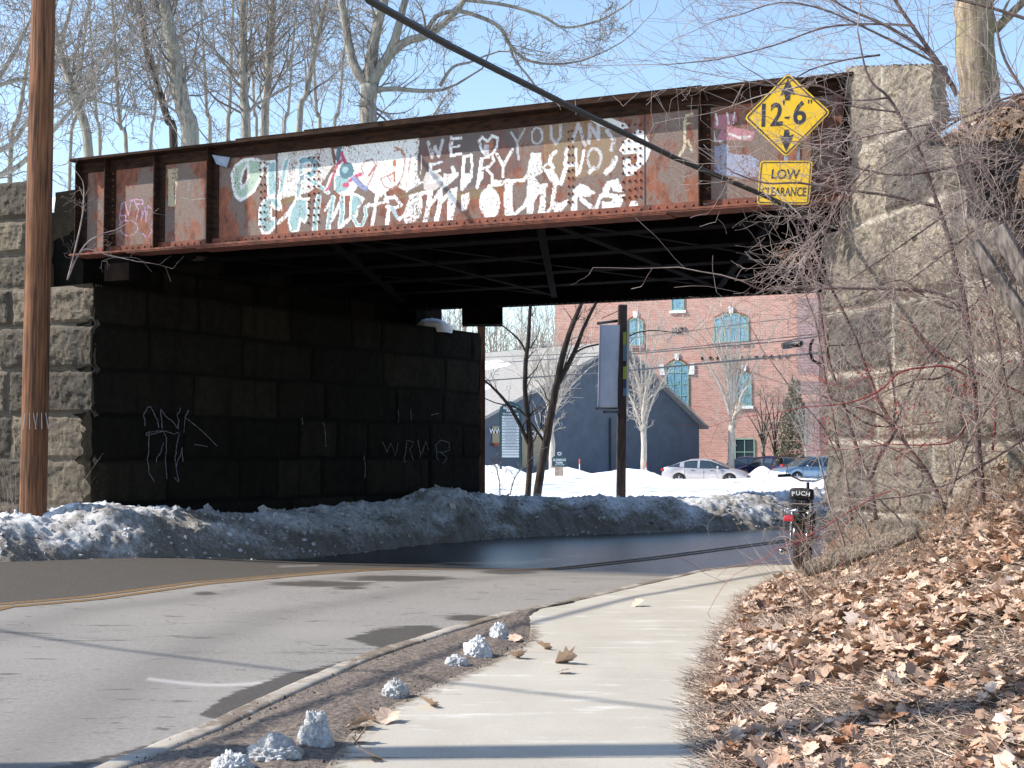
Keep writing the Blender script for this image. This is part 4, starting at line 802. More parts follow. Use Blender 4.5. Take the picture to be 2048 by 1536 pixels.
def tree(name, label, cat, seed, paths, Y, group=None, mat='bark', tw='twig', nb=26, bl=2.4, rmin=.006, lv=3, nc=(5, 4, 3), base=0., from_=.25, up=.05, ang=(.5, 1.0), kink=.16, skip=0, spread=None, tip=True, bcap=.032, seg=(7, 6, 5, 4)):
    rng = random.Random(seed); main = []
    for path in paths:
        P = []; R = []
        for q in path:
            yy = Y+(q[3] if len(q) > 3 else 0); p = ond(q[0], q[1], yy); P.append(p); R.append(q[2]/2*yy/FPX)
        main.append((P, R))
    P, R = main[0]
    if base is not None: P.insert(0, np.array([P[0][0]+(P[0][0]-P[1][0])*.1, P[0][1], base])); R.insert(0, R[0]*1.05)
    root = thing(name, label, cat, (P[0][0], P[0][1], P[0][2]), group)
    tb = MB(); cb = MB(); o = dict(seg=seg, rmin=rmin, lv=lv, nc=nc, up=up, ang=ang, kink=kink)
    wts = []
    for i, (P, R) in enumerate(main):
        PP, RR = smooth_path(P, R); PP = [p+np.array([rng.gauss(0, 1), rng.gauss(0, 1), 0])*r*.05 for p, r in zip(PP, RR)]
        tb.tube(PP, RR, 9 if R[0] > .03 else 6); L = sum(np.linalg.norm(a-b) for a, b in zip(PP[:-1], PP[1:])); wts.append((L, PP, RR))
        if tip: grow(cb, PP[-1], PP[-1]-PP[-3], bl*1.2, RR[-1]*.9, 1, rng, o)
    tot = sum(x[0] for x in wts)
    for i, (L, PP, RR) in enumerate(wts):
        for k in range(max(1, int(nb*L/tot))):
            t = rng.uniform(from_ if i == 0 else .08, 1.); j = min(int(t*(len(PP)-1)), len(PP)-2); d = unit(PP[j+1]-PP[j])
            th = rng.uniform(0, 6.28); a = np.array([math.cos(th), math.sin(th)*.9, 0]); an = rng.uniform(*ang); nd = unit(d*math.cos(an)+a*math.sin(an)+np.array([0, 0, .1]))
            if spread is not None: nd = unit(nd+np.array(spread)*rng.uniform(.2, 1))
            grow(cb, PP[j], nd, bl*rng.uniform(.5, 1.1)*(1.15-.5*t), min(max(RR[j]*rng.uniform(.2, .42), rmin), bcap), 0 if rng.random() < .6 else 1, rng, o)
    tb.build('trunk', M[mat], root, True); cb.build('crown', M[tw], root, True); return root
G1 = 'bare trees standing behind the railway bridge'
tree('bare_tree', 'thin bare tree leaning left just right of the utility pole', 'tree', 1, [[(178, 322, 20), (150, 200, 17), (125, 120, 15), (108, 60, 14), (95, -40, 12), (80, -160, 9)]], 31, G1, nb=24, bl=2.2, base=2.5)
tree('bare_tree', 'dark crooked bare tree immediately left of the thickest grey trunk', 'tree', 2, [[(348, 302, 17), (335, 240, 15), (318, 180, 14), (305, 140, 13), (291, 90, 12), (285, 40, 10), (268, -60, 8)]], 33, G1, mat='barkdark', nb=24, bl=2.3, base=2.5)
tree('bare_tree', 'thickest smooth grey trunk behind the left end of the bridge', 'tree', 3, [[(380, 305, 38), (368, 220, 33), (352, 140, 31), (341, 70, 28), (328, 0, 25), (312, -120, 20)], [(325, 10, 14), (300, -30, 10), (270, -70, 8)]], 30, G1, nb=26, bl=2.6, base=2.5)
tree('bare_tree', 'upright grey trunk, left one of the straight pair above the bridge', 'tree', 4, [[(492, 285, 20), (488, 200, 18), (487, 120, 17), (485, 0, 16), (483, -150, 11)]], 36, G1, nb=34, bl=2.7, base=2.0)
tree('bare_tree', 'upright grey trunk, right one of the straight pair above the bridge', 'tree', 5, [[(528, 282, 18), (534, 190, 16), (540, 100, 15), (546, 0, 14), (552, -150, 9)]], 37, G1, nb=34, bl=2.7, base=2.0)
tree('bare_tree', 'slim bare tree leaning right between the straight pair and the forked tree', 'tree', 6, [[(598, 270, 13), (612, 190, 12), (630, 100, 11), (652, 0, 10), (680, -120, 7)]], 35, G1, nb=22, bl=2.2, base=2.0)
tree('bare_tree', 'very slender bare sapling between the leaning tree and the crooked dark one', 'tree', 8, [[(253, 312, 8), (240, 250, 8), (232, 150, 7), (228, 60, 6), (218, -40, 5)]], 30, G1, nb=16, bl=1.7, base=2.5)
tree('bare_tree', 'large forked tree with four rising limbs above the middle of the bridge', 'tree', 7, [[(735, 260, 36), (736, 215, 34), (738, 172, 36)], [(738, 172, 24), (712, 140, 20), (698, 90, 18), (690, 40, 17), (678, -30, 14), (672, -120, 9)], [(738, 175, 26), (742, 120, 24), (752, 60, 22), (768, 0, 20), (785, -100, 14)], [(740, 170, 26), (765, 130, 22), (785, 95, 20), (800, 40, 16), (820, -40, 12), (835, -120, 8)],
      [(780, 108, 18), (815, 82, 17), (850, 72, 16), (890, 45, 14), (925, 5, 13), (960, -60, 9)], [(852, 70, 10), (870, 35, 9), (910, 22, 9), (955, 32, 9), (1000, 55, 8), (1020, 90, 7), (1050, 118, 6), (1100, 128, 5), (1160, 122, 4), (1215, 100, 3)], [(745, 180, 12), (790, 178, 10), (840, 182, 9), (885, 180, 6)], [(880, 172, 8), (905, 135, 6), (940, 125, 5)],
      [(1020, 92, 6), (1030, 120, 5), (1062, 160, 4), (1090, 200, 3)], [(930, 0, 8), (1010, 10, 7), (1080, 30, 6), (1130, 55, 5), (1200, 40, 4), (1250, 12, 3)]], 31, G1, nb=62, bl=1.75, base=2.0, nc=(5, 4, 3), rmin=.0055, ang=(.4, 1.1))
rg = random.Random(77)
k_ = 0
for px_, lean, w_, Y in [(20, 60, 10, 40), (60, 90, 12, 42), (140, 40, 7, 44), (200, -25, 7, 46), (300, 30, 7, 43), (420, -20, 8, 44), (455, 12, 9, 42), (513, -14, 7, 47), (568, 26, 7, 46), (640, -22, 8, 45), (668, 30, 7, 48), (840, 40, 7, 47)]:
    lab = ['far left bare tree spreading low over the stone wall', 'bare tree behind the utility pole bending right', 'thin far trunk right of the utility pole', 'pale thin far trunk left of the slender sapling', 'thin far trunk crossing behind the crooked dark tree', 'far trunk just right of the thickest grey trunk', 'far trunk just left of the straight pair', 'far thin trunk between the straight pair', 'far thin trunk right of the straight pair', 'far thin trunk left of the forked tree', 'far trunk bending right behind the forked tree', 'small far tree low behind the right limbs of the forked tree'][k_]
    hgt = 330 if px_ != 840 else 60
    tree('bare_tree', lab, 'tree', 100+k_, [[(px_, 320 if px_ < 400 else 285, w_), (px_+lean*.3, 230 if hgt > 100 else 255, w_*.9), (px_+lean*.6, 120 if hgt > 100 else 235, w_*.75), (px_+lean, -20 if hgt > 100 else 210, w_*.5)]], Y, 'thin far trees behind the bridge', nb=10 if hgt > 100 else 7, bl=2.3 if hgt > 100 else 1.2, base=1.5, rmin=.0065, nc=(5, 4, 3)); k_ += 1
# low left crown reaching in from beyond the left edge
tree('bare_tree', 'wide limbed bare tree reaching in from the left edge above the stone wall', 'tree', 55, [[(-160, 420, 40), (-140, 330, 34), (-110, 240, 28), (-80, 120, 20), (-60, -30, 14)], [(-140, 330, 16), (-60, 320, 13), (20, 290, 10), (60, 240, 8), (150, 190, 6), (210, 110, 4), (250, 20, 3)], [(-150, 380, 14), (-40, 360, 12), (40, 330, 10), (130, 235, 8), (200, 150, 5), (262, 60, 3)], [(-110, 240, 14), (-40, 200, 11), (20, 120, 9), (60, 40, 6), (90, -40, 4)], [(-100, 210, 12), (0, 170, 9), (60, 160, 7), (150, 190, 5), (300, 230, 3)]], 28, nb=56, bl=1.9, base=3.6, nc=(5, 4, 3))
tree('bare_tree', 'unseen bare tree added outside the left edge to cast branch shadows on the snow bank', 'tree', 56, [[(-1300, 950, 50), (-1280, 600, 44), (-1200, 250, 36), (-1220, -100, 28), (-1190, -500, 18)], [(-1270, 500, 26), (-1120, 200, 20), (-1000, -150, 14)], [(-1220, 200, 24), (-1330, -100, 18), (-1420, -400, 12)]], 17.3, nb=34, bl=2.6, base=-.2, rmin=.006, nc=(4, 3), lv=2)  # out-of-view tree put in for its dappled branch shadow
# tree on the right embankment
tree('furrowed_tree', 'stout furrowed tree trunk behind the brambles at the top right', 'tree', 60, [[(1962, 250, 84), (1955, 150, 78), (1950, 60, 77), (1948, 0, 78), (1945, -150, 70)], [(1990, 60, 20), (2030, 20, 16), (2080, -30, 12)]], 17.5, mat='barkrough', nb=9, bl=1.8, base=3.8, rmin=.004, from_=.5)
# dark saplings just beyond the bridge
tree('dark_sapling', 'dark upright sapling in the snow beyond the abutment, left of the leaning one', 'tree', 61, [[(1056, 990, 12), (1060, 900, 11), (1058, 850, 11), (1050, 780, 10), (1052, 720, 9), (1057, 680, 8), (1060, 620, 7), (1068, 540, 5)], [(1058, 888, 9), (1040, 850, 8), (1020, 815, 7), (1000, 790, 6), (970, 762, 4), (930, 740, 3)], [(1052, 705, 5), (1038, 680, 4), (1010, 655, 3), (985, 640, 3)]], 29.5, mat='barkdark', tw='barkdark', nb=16, bl=1.0, base=-.1, rmin=.0035, lv=2, nc=(4, 3))
tree('dark_sapling', 'dark double stemmed sapling leaning right in the snow beyond the abutment', 'tree', 62, [[(1074, 990, 17), (1086, 920, 17), (1102, 830, 16), (1113, 770, 14), (1128, 700, 12), (1145, 650, 10), (1165, 600, 8), (1180, 540, 6)], [(1112, 775, 12), (1133, 735, 11), (1150, 700, 9), (1170, 650, 7), (1195, 600, 6), (1220, 550, 4)], [(1140, 715, 5), (1170, 695, 4), (1230, 682, 4), (1275, 665, 3)], [(1092, 890, 6), (1072, 860, 5), (1040, 820, 4), (1010, 810, 3)]], 29.8, mat='barkdark', tw='barkdark', nb=16, bl=1.1, base=-.1, rmin=.0035, lv=2, nc=(4, 3))
# pale ornamental trees beyond
def vase(px, py, w, top, half, n, seed, Y, label, grp, base, mat='barkpale', nb=40, bl=2.0, fork=.25):
    rng = random.Random(seed); fy = py+(top-py)*fork; ps = [[(px, py, w), (px+1, (py+fy)/2, w*.9), (px+rng.uniform(-2, 2), fy, w*.85)]]
    for k in range(n):
        t = (k+.5)/n*2-1; ex = px+t*half; ey = top+abs(t)**2*(py-top)*.3+rng.uniform(-10, 10); sy_ = fy+rng.uniform(-.1, .25)*(top-fy); ps.append([(px, sy_, w*.45), (px+t*half*.22, sy_+(ey-sy_)*.35, w*.36), (px+t*half*.6, sy_+(ey-sy_)*.7, w*.24), (ex, ey, w*.12)])
    return tree('bare_tree', label, 'tree', seed, ps, Y, grp, mat=mat, tw=mat if mat == 'barkpale' else 'twig', nb=nb, bl=bl, base=base, rmin=.008, lv=2, nc=(5, 4), up=.08, ang=(.35, .9), from_=.6)
G2 = 'pale bare trees around the car park'
vase(1462, 935, 15, 600, 90, 9, 70, 84, 'tall pale bare tree rising behind the silver sedan before the brick wall', G2, -.5, nb=70, bl=2.2)
vase(1287, 948, 13, 620, 95, 8, 71, 66, 'pale bare tree before the grey building, right of the banner post', G2, -.2, nb=60, bl=2.0, fork=.30)
vase(1104, 915, 12, 690, 85, 8, 72, 61, 'pale bare tree with low fork behind the small park sign', G2, -.1, nb=60, bl=1.8, fork=.22)
vase(1527, 930, 8, 800, 40, 6, 73, 88, 'small dark bare tree left of the evergreen column by the brick wall', G2, -.5, mat='barkdark', nb=26, bl=1.5, fork=.2)
vase(1551, 930, 8, 790, 45, 6, 74, 87, 'small dark bare tree directly in front of the evergreen column', G2, -.5, mat='barkdark', nb=26, bl=1.5, fork=.15)
vase(1612, 925, 8, 800, 40, 7, 75, 84, 'greyish bare shrub tree between evergreen column and the granite wall', G2, -.5, nb=30, bl=1.4, fork=.2)
def ivy():
    c = ond(1580, 930, 86); t = thing('evergreen_column', 'tall dull green ivy covered column against the brick building', 'evergreen', (c[0], c[1], -.5)); rng = random.Random(9)
    mb = MB(); mb.tube([(c[0], c[1], -.5), (c[0]+.2, c[1], 6)], [.15, .05], 6); mb.build('trunk', M['barkdark'], t)
    V = []; F = []
    for k in range(4600):
        z = rng.uniform(0, 1)**.9; r = (1.15*(1-z)**.6+.25)*(.8+.5*float(fbm(z*9, rng.random()*.1, 3))); a = rng.uniform(0, 6.28); q = rng.random()**.5*r
        x = c[0]+q*math.cos(a)+.35*z; y = c[1]+q*math.sin(a); h = -.4+z*6.1; s = rng.uniform(.05, .11); v1 = unit(np.array([rng.gauss(0, 1), rng.gauss(0, 1), rng.gauss(0, 1)])); v2 = unit(np.cross(v1, [rng.gauss(0, 1), 1, .3])); p = np.array([x, y, h]); i = len(V)
        V += [p-v1*s, p+v2*s*.6, p+v1*s, p-v2*s*.6]; F.append((i, i+1, i+2, i+3))
    npmesh('foliage', V, F, M['ivy'], t, smooth=False)
ivy()
def far_wood():
    rng = random.Random(12); mb = MB(); o = dict(seg=(5, 4, 3, 3), rmin=.018, lv=1, nc=(4, 3), up=.12, ang=(.3, .8), kink=.12)
    for k in range(210):
        x = rng.uniform(-14, 16); y = rng.uniform(118, 170); h = rng.uniform(9, 17)*y/130*.9; r = rng.uniform(.06, .2)
        mb.tube([(x, y, -1), (x+rng.gauss(0, .3), y, h*.5), (x+rng.gauss(0, .6), y, h)], [r, r*.7, .02], 4, False)
        for j in range(9): grow(mb, np.array([x, y, h*rng.uniform(.3, .95)]), np.array([rng.gauss(0, .6), rng.gauss(0, .6), 1.]), rng.uniform(1.5, 3.5), r*.3, 0, rng, o)
    o_ = mb.build('distant_wood', M['twig'], None, True); tag(o_, 'distant grey mass of bare woodland beyond the grey building', 'woodland', kind='stuff')
far_wood()

# ------------------------------------------------------------------ buildings
BP = ond(1375, 800, 95)[:2]
def bpt(px, py, o=0.):
    p = onpl(px, py, (BP[0]+gn[0]*o, BP[1]+gn[1]*o, 0), gn); return p
def bs(px): p = bpt(px, 800); return float((p[:2]-BP)@gd)
def bpos(s, z, o): return (BP[0]+gd[0]*s+gn[0]*o, BP[1]+gd[1]*s+gn[1]*o, z)
def building():
    t = thing('brick_building', 'large red brick building with arched windows painted with reflected sky beyond the car park', 'building', (BP[0], BP[1], -.7))
    s0, s1 = bs(1110), bs(1600); H = 15.
    mb = MB(); mb.hexa([bpos(s0, -1, 0), bpos(s1+14, -1, 0), bpos(s1+14, -1, -22), bpos(s0, -1, -22)], [bpos(s0, H, 0), bpos(s1+14, H, 0), bpos(s1+14, H, -22), bpos(s0, H, -22)]); mb.build('wall', M['brick'], t)
    mb = MB(); mb.hexa([bpos(s0-.4, H, .4), bpos(s1+14.4, H, .4), bpos(s1+14.4, H, -22.4), bpos(s0-.4, H, -22.4)], [bpos(s0-.4, H+.5, .4), bpos(s1+14.4, H+.5, .4), bpos(s1+14.4, H+.5, -22.4), bpos(s0-.4, H+.5, -22.4)]); mb.build('roof', M['shingle'], t)
    # corner pier in lilac stone with brick bands
    a, b = bs(1597), bs(1640); zz = lambda y: float(bpt(1600, y, .25)[2])
    ys = [930, 805, 790, 763, 750, 597, 585, 400]
    for k in range(len(ys)-1):
        z0, z1 = zz(ys[k]), zz(ys[k+1])
        if k == 0: z0 = -1.
        if k == len(ys)-2: z1 = H-.01
        brick = k in (1, 3, 5); mb = MB(); e = .26 if brick else .25
        mb.hexa([bpos(a, z0, .001), bpos(b, z0, .001), bpos(b, z0, e), bpos(a, z0, e)], [bpos(a, z1-.002, .001), bpos(b, z1-.002, .001), bpos(b, z1-.002, e), bpos(a, z1-.002, e)]); mb.build('band' if brick else 'pier', M['brick'] if brick else M['lilac'], t)
    def win(x0, x1, y0, y1, arch, stone=True, panes=(2, 2), lab=None, green=False):
        A0 = bs(x0); A1 = bs(x1); zb = float(bpt((x0+x1)/2, y1)[2]); zt = float(bpt((x0+x1)/2, y0)[2]); n = 10; P = [(A0, zb), (A1, zb)]
        for k in range(n+1):
            u = k/n; P.append((A1+(A0-A1)*u, zt-arch*(abs(2*u-1)**2)))
        fn = lambda u, v, d: bpos(u, v, d)
        w_ = MB().prism(P, fn, .02, .035).build('window', M['winglass'] if not green else M['carglass'], t); fm_ = MB(); wd3 = .07
        for q0, q1 in zip(P, P[1:]+P[:1]): fm_.bar(bpos(q0[0], q0[1], .06), bpos(q1[0], q1[1], .06), wd3, .05, up=(gn[0], gn[1], 0))
        for k in range(1, panes[0]): s_ = A0+(A1-A0)*k/panes[0]; fm_.bar(bpos(s_, zb, .05), bpos(s_, zt-.05, .05), .045, .03, up=(gn[0], gn[1], 0))
        for k in range(1, panes[1]): z_ = zb+(zt-zb)*k/panes[1]; fm_.bar(bpos(A0, z_, .052), bpos(A1, z_, .052), .045, .03, up=(gn[0], gn[1], 0))
        fm_.build('frame', simple('pale_green_frame', lin((130, 168, 150)), lin((110, 150, 132)), 5), w_)
        if stone:
            sb = MB(); sb.hexa([bpos(A0-.15, zb-.22, .0), bpos(A1+.15, zb-.22, .0), bpos(A1+.15, zb-.22, .14), bpos(A0-.15, zb-.22, .14)], [bpos(A0-.15, zb-.03, .0), bpos(A1+.15, zb-.03, .0), bpos(A1+.15, zb-.03, .14), bpos(A0-.15, zb-.03, .14)]); sb.build('sill', M['lilac'] if stone == 2 else M['white'], w_)
            m_ = (A0+A1)/2; sb = MB(); sb.hexa([bpos(m_-.12, zt+.05, 0), bpos(m_+.12, zt+.05, 0), bpos(m_+.12, zt+.05, .12), bpos(m_-.12, zt+.05, .12)], [bpos(m_-.17, zt+.5, 0), bpos(m_+.17, zt+.5, 0), bpos(m_+.17, zt+.5, .12), bpos(m_-.17, zt+.5, .12)])
            if stone == 3:
                for A_, g_ in ((A0, -1), (A1, 1)): sb.hexa([bpos(A_+g_*.25-.2, zt-.95, 0), bpos(A_+g_*.25+.2, zt-.95, 0), bpos(A_+g_*.25+.2, zt-.95, .12), bpos(A_+g_*.25-.2, zt-.95, .12)], [bpos(A_+g_*.25-.2+.12*(g_ > 0), zt-.2, 0), bpos(A_+g_*.25+.2-.12*(g_ < 0), zt-.2, 0), bpos(A_+g_*.25+.2-.12*(g_ < 0), zt-.2, .12), bpos(A_+g_*.25-.2+.12*(g_ > 0), zt-.2, .12)])
            sb.build('keystone', M['white'], w_)
            ar = MB(); 
            for k in range(n):
                u0 = k/n; u1 = (k+1)/n; ar.bar(bpos(A1+(A0-A1)*u0, zt+.12-arch*abs(2*u0-1)**2, .03), bpos(A1+(A0-A1)*u1, zt+.12-arch*abs(2*u1-1)**2, .03), .12, .06, up=(gn[0], gn[1], 0))
            ar.build('brick_arch', M['steel'], w_)
    win(1257, 1287, 637, 690, .25, 2); win(1345, 1369, 560, 620, 0, 1, (1, 2)); win(1430, 1498, 628, 683, .35, 2, (4, 2)); win(1333, 1377, 722, 815, .45, 3, (3, 4)); win(1475, 1503, 745, 811, .3, 1, (2, 3)); win(1470, 1508, 878, 930, 0, False, (2, 2), green=True)
    # date in iron figures and star anchors
    p = bpt(1358, 662, .04); fx_ = Vector((gd[0], gd[1], 0)); fz = Vector((-.0, 0, 1)); fn_ = fx_.cross(fz); Mt = Matrix(((fx_[0], 0, fn_[0], p[0]), (fx_[1], 0, fn_[1], p[1]), (0, 1, fn_[2], p[2]), (0, 0, 0, 1)))
    MB().text('1873', .62, Mt, .03).build('date_figures', M['black'], t)
    for k in range(13):
        px = 1405+k*15.3 if k < 12 else 1268; p = bpt(px, 716.5-.02*(px-1400), .05); sb = MB(); P = []
        for j in range(10): r = .17 if j % 2 == 0 else .07; a = math.pi/2+j*math.pi/5; P.append((r*math.cos(a), r*math.sin(a)))
        sc0 = float((p[:2]-BP)@gd); sb.prism([(u+sc0, v+p[2]) for u, v in P], lambda u, v, d: bpos(u, v, d), .02, .07); sb.build('star_anchor', M['steeldark'], t)
building()
def shed():
    ap = ond(1235, 690, 84); re = ond(1398, 850, 88.7); le = ond(966, 838, 77.1); t = thing('grey_building', 'blue grey gabled building with pale shingle roof behind the park signs', 'building', (ap[0], ap[1], -.7))
    d = unit(np.array([re[0]-le[0], re[1]-le[1], 0])); rdg = np.array([-.66, .75, 0]); nn = -rdg
    le2 = le-d*4.0; le2[2] = le[2]-1.7
    # extend the left slope down to its eave
    gz = -1.0
    mb = MB(); P = [np.array([le2[0], le2[1], gz]), np.array([re[0], re[1], gz]), re, ap, le2]
    back = [p+rdg*26 for p in P]; mb.add(list(P)+back, [(0, 1, 2, 3, 4), (9, 8, 7, 6, 5), (0, 5, 6, 1), (1, 6, 7, 2), (4, 9, 5, 0)]); mb.build('wall', M['siding'], t)
    mb = MB(); up = np.array([0, 0, .18])
    def ov(p, q, k): return p+(p-q)/np.linalg.norm(p-q)*k
    a0 = ap-rdg*.45; l0 = ov(le2, ap, .5)-rdg*.45; r0 = ov(re, ap, .5)-rdg*.45
    for e in (l0, r0):
        v = [a0+up*.1, e+up*.1, e+rdg*27+up*.1, a0+rdg*27+up*.1]; mb.add(v+[q+up for q in v], [(0, 1, 2, 3), (4, 5, 6, 7), (0, 1, 5, 4), (1, 2, 6, 5), (2, 3, 7, 6), (3, 0, 4, 7)])
    rf = mb.build('roof', M['shingle'], t)
    # snow patches on the left slope
    sp = MB(); nl = unit(np.cross(l0-a0, rdg)); nl = nl if nl[2] > 0 else -nl; rng = random.Random(4)
    def onroof(px, py):
        r = ray(px, py); P0 = a0+up*1.13; tt = ((P0-CAM)@nl)/(r@nl); return CAM+r*tt
    for blob in ([(965, 722), (1000, 720), (1022, 728), (1012, 733), (985, 738), (965, 740)], [(965, 772), (978, 768), (984, 774), (972, 780), (965, 780)], [(965, 826), (968, 822), (966, 830)]):
        c = np.mean(np.array(blob), 0); P = []
        for (x1, y1), (x2, y2) in zip(blob, blob[1:]+blob[:1]):
            for k in range(5): P.append((x1+(x2-x1)*k/5+rng.gauss(0, 1.2), y1+(y2-y1)*k/5+rng.gauss(0, .7)))
        V = [onroof(*q)+nl*.0 for q in P]; n = len(V); cc = sum(V)/n+nl*.12; sp.add(V+[cc], [(i, (i+1) % n, n) for i in range(n)])
    sp.build('roof_snow', M['snow'], rf)
    fp = lambda px, py, o: onpl(px, py, (le[0]+nn[0]*o, le[1]+nn[1]*o), np.array([d[1], -d[0]]))
    def rect(x0, x1, y0, y1, o0, o1, mat, name, par=t):
        P = [fp(x0, y1, o0), fp(x1, y1, o0), fp(x1, y0, o0), fp(x0, y0, o0)]; Q = [p+nn*(o1-o0) for p in P]; return MB().add(P+Q, [(0, 1, 2, 3), (7, 6, 5, 4), (0, 4, 5, 1), (1, 5, 6, 2), (2, 6, 7, 3), (3, 7, 4, 0)]).build(name, mat, par)
    w1 = rect(984, 1012, 852, 886, .02, .05, M['carglass'], 'window'); rect(982, 1014, 886, 892, .02, .3, M['steel'], 'flower_box', w1); w2 = rect(1044, 1062, 862, 935, .02, .04, simple('tan_door', lin((150, 140, 112)), lin((130, 120, 98)), 3), 'door'); w3 = rect(1066, 1092, 858, 935, .02, .05, M['carglass'], 'window')
    rect(1219, 1221.5, 836, 940, .03, .12, M['black'], 'downpipe')
    for s, x, y, sz in (('WWW.', 998, 863, .46), ('RESUMES.COM', 1064, 868, .46)):
        p = fp(x, y, .12); X_ = Vector(d); Mt = Matrix(((d[0], 0, nn[0], p[0]), (d[1], 0, nn[1], p[1]), (0, 1, 0, p[2]), (0, 0, 0, 1))); MB().text(s if s == 'WWW.' else 'ES  .COM', sz*.9, Mt, .01).build('window_lettering', M['white'], t)
shed()

# ------------------------------------------------------------------ signs and posts beyond the bridge
def sgn_face(p): return Matrix(((1, 0, 0, p[0]), (0, 0, -1, p[1]), (0, 1, 0, p[2]), (0, 0, 0, 1)))
def park_signs():
    Y = 50; c = ond(1021, 860, Y); s = Y/FPX; t = thing('directory_sign', 'tall dark green park directory sign with rows of pale name plates', 'sign', (c[0], c[1], -.1)); Mm = sgn_face(c)
    hw = 21*s; MB(Mm).prism([(-hw, -58*s), (hw, -58*s), (hw, 46*s), (hw*.75, 50*s), (hw*.3, 56*s), (0, 58*s), (-hw*.3, 56*s), (-hw*.75, 50*s), (-hw, 46*s)], fnl, -.06, 0).build('board', M['signgreen'], t)
    mb = MB(Mm)
    for k in range(15):
        y = (26-k*5.6)*s; mb.bx(-17*s, 17*s, y-2.2*s, y+2.2*s, .004, .02)
    pl = mb.build('name_plates', M['signgrey'], t); mb = MB(Mm); rng = random.Random(5)
    for k in range(12):
        y = (26-k*5.6)*s; x = -rng.uniform(9, 14)*s
        while x < 12*s: w_ = rng.uniform(.02, .06); mb.bx(x, x+w_, y-.6*s, y+.6*s, .021, .023); x += w_+.02
    mb.build('plate_text', M['signgreen'], pl)
    mb = MB(Mm); mb.text('ELDREDGE', 6.4*s, Mm @ T(0, 44*s, .004), .003, sx=.92, off=.004); mb.text('PARK', 6.4*s, Mm @ T(0, 38.5*s, .004), .003, off=.004); mb.text('One Cate Street', 4.6*s, Mm @ T(0, 32.5*s, .004), .003, off=.002)
    for q0, q1 in zip([(-3, 57), (-3.5, 62), (3.5, 62), (3, 57), (0, 55)], [(-3.5, 62), (3.5, 62), (3, 57), (0, 55), (-3, 57)]): mb.bar((q0[0]*s, q0[1]*s, -.02), (q1[0]*s, q1[1]*s, -.02), .018, .03, up=(0, 1, 0))
    mb.build('lettering', M['white'], t)
    MB(Mm).bx(-hw-.02, -hw+.07, -78*s, 40*s, -.14, -.061).build('post', M['signgreen'], t); MB(Mm).bx(hw-.07, hw+.02, -78*s, 40*s, -.14, -.061).build('post', M['signgreen'], t)
    Y = 54; c = ond(1119, 920, Y); s = Y/FPX; t = thing('entrance_sign', 'small dark green gabled park sign with an arrow in the snow', 'sign', (c[0], c[1], -.1)); Mm = sgn_face(c)
    MB(Mm).prism([(-15*s, -13*s), (15*s, -13*s), (15*s, 2*s), (17*s, 2*s), (7*s, 11*s), (-7*s, 11*s), (-17*s, 2*s), (-15*s, 2*s)], fnl, -.06, 0).build('board', M['signgreen'], t)
    mb = MB(Mm); mb.text('ELDREDGE', 6*s, Mm @ T(0, 0, .004), .003, sx=.88, off=.003); mb.text('PARK', 6*s, Mm @ T(0, -5.6*s, .004), .003, off=.003); mb.bx(-9*s, 7*s, -10*s, -9.2*s, .002, .008); mb.add([Mm.inverted() @ (Mm @ Vector(q)) for q in ((7*s, -8.2*s, .006), (7*s, -11*s, .006), (10*s, -9.6*s, .006))], [(0, 1, 2)])
    for q0, q1 in zip([(-3, 11), (-3.5, 15), (3.5, 15), (3, 11), (0, 9.5)], [(-3.5, 15), (3.5, 15), (3, 11), (0, 9.5), (-3, 11)]): mb.bar((q0[0]*s, q0[1]*s, .02), (q1[0]*s, q1[1]*s, .02), .018, .03, up=(0, 1, 0))
    mb.build('lettering', M['white'], t); mb = MB(Mm); mb.bx(-10*s, 8*s, -32*s, -13.2*s, -.05, -.01); mb.build('post', simple('pale_post', lin((190, 170, 150)), lin((150, 130, 112)), 6), t)
park_signs()
